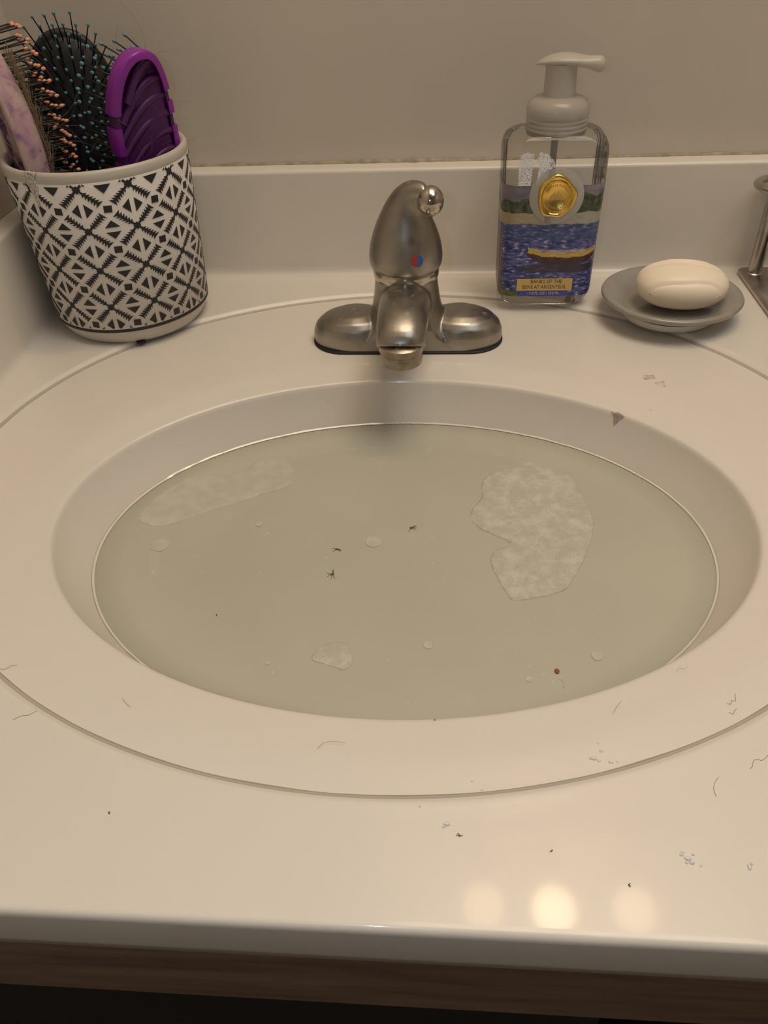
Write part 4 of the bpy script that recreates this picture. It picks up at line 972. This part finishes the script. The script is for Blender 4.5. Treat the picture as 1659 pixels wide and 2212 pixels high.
cpart('bottom_shelf', XL + 0.016, 0.604, 0.150, YB - 0.012, -0.66, -0.645, M['cab_dark'])
cpart('toe_kick', XL + 0.002, 0.618, 0.19, 0.205, -0.80, -0.72, M['cab_dark'])
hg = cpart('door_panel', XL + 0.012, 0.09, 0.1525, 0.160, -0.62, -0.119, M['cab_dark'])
hx_, hz_ = -0.218 - 0.12, -0.1215 + 0.8
mesh_obj('hinge', *join(lathe([(0.0005, 0), (0.004, 0.0004), (0.0045, 0.0018), (0.003, 0.003), (0.0005, 0.0034)], 20, (0, 0))), M['steel'], cab).matrix_local = Matrix.Translation((hx_, 0.1515 - 0.43, hz_ - 0.004)) @ Matrix.Rotation(PI / 2, 4, 'X')
mesh_obj('hinge_arm', *tube(spline([(hx_ + 0.004, 0.148 - 0.43, hz_ - 0.012), (hx_ + 0.007, 0.147 - 0.43, hz_ - 0.004), (hx_ + 0.010, 0.147 - 0.43, hz_ + 0.003), (hx_ + 0.012, 0.149 - 0.43, hz_ + 0.005)], 5), 0.0009, 8), M['steel'], cab)

# ------------------------------------------------------------------ vanity light above (out of frame, lights the counter)
vl = thing('vanity_light', 'wall light bar with three round globe bulbs above the sink', 'lamp', (0.21, YB, 1.1))
mesh_obj('back_plate', *box(-0.24, 0.24, -0.022, -0.0005, -0.055, 0.055), M['ceiling'], vl, smooth=False)
for k, (x, y, s) in enumerate(((0.082, 0.604, BULB_W[0]), (0.2035, 0.602, BULB_W[1]), (0.343, 0.608, BULB_W[2]))):
    mesh_obj('socket', *tube([(x - 0.21, -0.02, 0), (x - 0.21, y - YB + 0.025, 0)], 0.018, 20), M['ceiling'], vl)
    mesh_obj('globe_bulb', *uvsphere((x - 0.21, y - YB, 0), 0.036, 32, 20), emis('bulb_glow' + 'abc'[k], (1.0, 0.70, 0.42), s), vl)

# ------------------------------------------------------------------ droplets, hairs and specks on the counter
M['drop'] = principled('water_drop', (0.97, 0.96, 0.94), 0.06, trans=0.35, ior=1.33, coat=1.0)  # whitish body stands in for the bright glints on the drops
def dome(c, rx, ry, h, z=0.0002):
    L = []
    for k in range(6):
        a = PI / 2 * k / 6; L.append([(c[0] + rx * math.cos(a) * math.cos(2 * PI * i / 20) * (1 + .1 * math.sin(3 * 2 * PI * i / 20 + c[0] * 900)), c[1] + ry * math.cos(a) * math.sin(2 * PI * i / 20), z + h * math.sin(a)) for i in range(20)])
    L.append([(c[0] + rx * .02 * math.cos(2 * PI * i / 20), c[1] + ry * .02 * math.sin(2 * PI * i / 20), z + h) for i in range(20)])
    return loft(L)
DR = [('clear water droplets on the basin rim at front right', 'droplets on the front right basin rim', [(0.0683, 0.1962, .0022, .0012), (0.0722, 0.2000, .0012, .0009), (0.0757, 0.1946, .0014, .0009), (0.0785, 0.195, .0008, .0007), (0.0705, 0.1950, .0010, .0008), (0.0715, 0.2040, .0007, .0006)]),
      ('clear water droplet on the counter in front of the basin groove, near the middle', 'droplets in front of the groove', [(0.0040, 0.1612, .0018, .0012), (0.0028, 0.1600, .0009, .0007), (-0.0072, 0.1685, .0007, .0006), (0.0150, 0.1830, .0008, .0006), (0.0190, 0.1790, .0008, .0006)]),
      ('clear water droplets in the cluster on the far right front counter', 'droplets at the right front', [(0.0955, 0.1525, .0011, .0008), (0.0975, 0.1510, .0018, .0011), (0.0987, 0.1494, .0013, .0010), (0.0968, 0.1494, .0008, .0008), (0.0998, 0.1527, .0008, .0007), (0.0960, 0.1535, .0008, .0007), (0.1018, 0.1483, .0007, .0006)]),
      ('faint water droplet at the right edge of the counter', 'droplets at the right edge', [(0.1200, 0.1486, .0010, .0016), (0.1212, 0.1500, .0007, .0008)])]
for lab_, grp, L in DR:
    big_ = max(q[2] for q in L)
    for x, y, rx, ry in L:
        inside = ((x - C2[0]) / R2[0]) ** 2 + ((y - C2[1]) / R2[1]) ** 2 < 1
        tag(mesh_obj('water_droplet', *dome((x, y), rx * 0.8, ry * 0.8, min(rx, ry) * 0.7, 0.0001 if inside else 0.0035), M['drop'], angle=80), ('largest ' if rx == big_ else 'small ') + lab_.replace('droplets', 'droplet'), 'droplet', grp)
def zc_(x, y): return 0.00025 if ((x - C2[0]) / R2[0]) ** 2 + ((y - C2[1]) / R2[1]) ** 2 < 0.97 else 0.0036
HA = [('short fine hair lying on the basin rim at front left', [(-0.1525, 0.2203), (-0.150, 0.2178), (-0.147, 0.2156)]),
      ('fine wavy hair on the rim at front centre', [(-0.0543, 0.1963), (-0.0515, 0.1995), (-0.047, 0.2003), (-0.042, 0.1999)]),
      ('wavy hair at the left edge inside the groove', [(-0.2218, 0.2364), (-0.219, 0.2362), (-0.2165, 0.2385), (-0.2139, 0.239)]),
      ('curved hair at the left, crossing outside the groove', [(-0.1993, 0.2041), (-0.196, 0.2066), (-0.193, 0.2070), (-0.1898, 0.2096)]),
      ('short straight hair on the rim at right front', [(0.0808, 0.2204), (0.083, 0.224), (0.0855, 0.2271)]),
      ('upper of two squiggly hairs on the rim at far right', [(0.1337, 0.2274), (0.1355, 0.2272), (0.1362, 0.2292), (0.1380, 0.2290), (0.1388, 0.2330)]),
      ('lower of two squiggly hairs on the rim at far right', [(0.1333, 0.2223), (0.1350, 0.2216), (0.1360, 0.2236), (0.1374, 0.2245)]),
      ('long wavy hair on the counter at right edge outside the groove', [(0.1326, 0.1915), (0.134, 0.1925), (0.1352, 0.1952), (0.137, 0.1960), (0.1392, 0.1958), (0.1425, 0.1986)]),
      ('long bow-shaped hair on the counter at lower right', [(0.1185, 0.1868), (0.1163, 0.1843), (0.1150, 0.1810), (0.1152, 0.1779)]),
      ('tiny curled hair touching the front right basin edge', [(0.0580, 0.2390), (0.0600, 0.2372), (0.0598, 0.2345), (0.0588, 0.2330)]),
      ('small squiggly hair on the rim right of the basin', [(0.1205, 0.2485), (0.1190, 0.2470), (0.1165, 0.2475), (0.1150, 0.2455)])]
for lab_, P in HA:
    pth = spline([(x, y, zc_(x, y)) for x, y in P], 5)
    tag(mesh_obj('stray_hair', *tube(pth, 0.00007, 5), M['hair_dark']), lab_, 'hair', 'stray hairs on the counter')
SP = [((0.0091, 0.1564), 0.0012, 'grey lint speck on the front counter left of centre droplets'), ((-0.1372, 0.1598), 0.0008, 'dark speck alone on the left front counter'), ((0.0729, 0.1397), 0.0008, 'dark speck on the front counter above the right lamp reflection'), ((0.0451, 0.1516), 0.0006, 'tiny grey speck on the front counter above the middle lamp reflection'), ((-0.0881, 0.498), 0.0006, 'dark speck on the inner basin wall left of the faucet'), ((-0.0015, 0.2160), 0.0005, 'black speck on the front edge of the basin'), ((0.1444, 0.5025), 0.0006, 'brown speck on the back right basin rim')]
for k, ((x, y), r, lab_) in enumerate(SP):
    z = zc_(x, y)
    if 'inner basin' in lab_: x, y, z = -0.0885, 0.5130, -0.0135
    if 'front edge' in lab_: z = -0.0035
    if 'back right' in lab_: z = -0.0005
    lint('dirt_speck', (x, y), r, z, lab_, 'speck', M['lint'], 3, 20 + k)
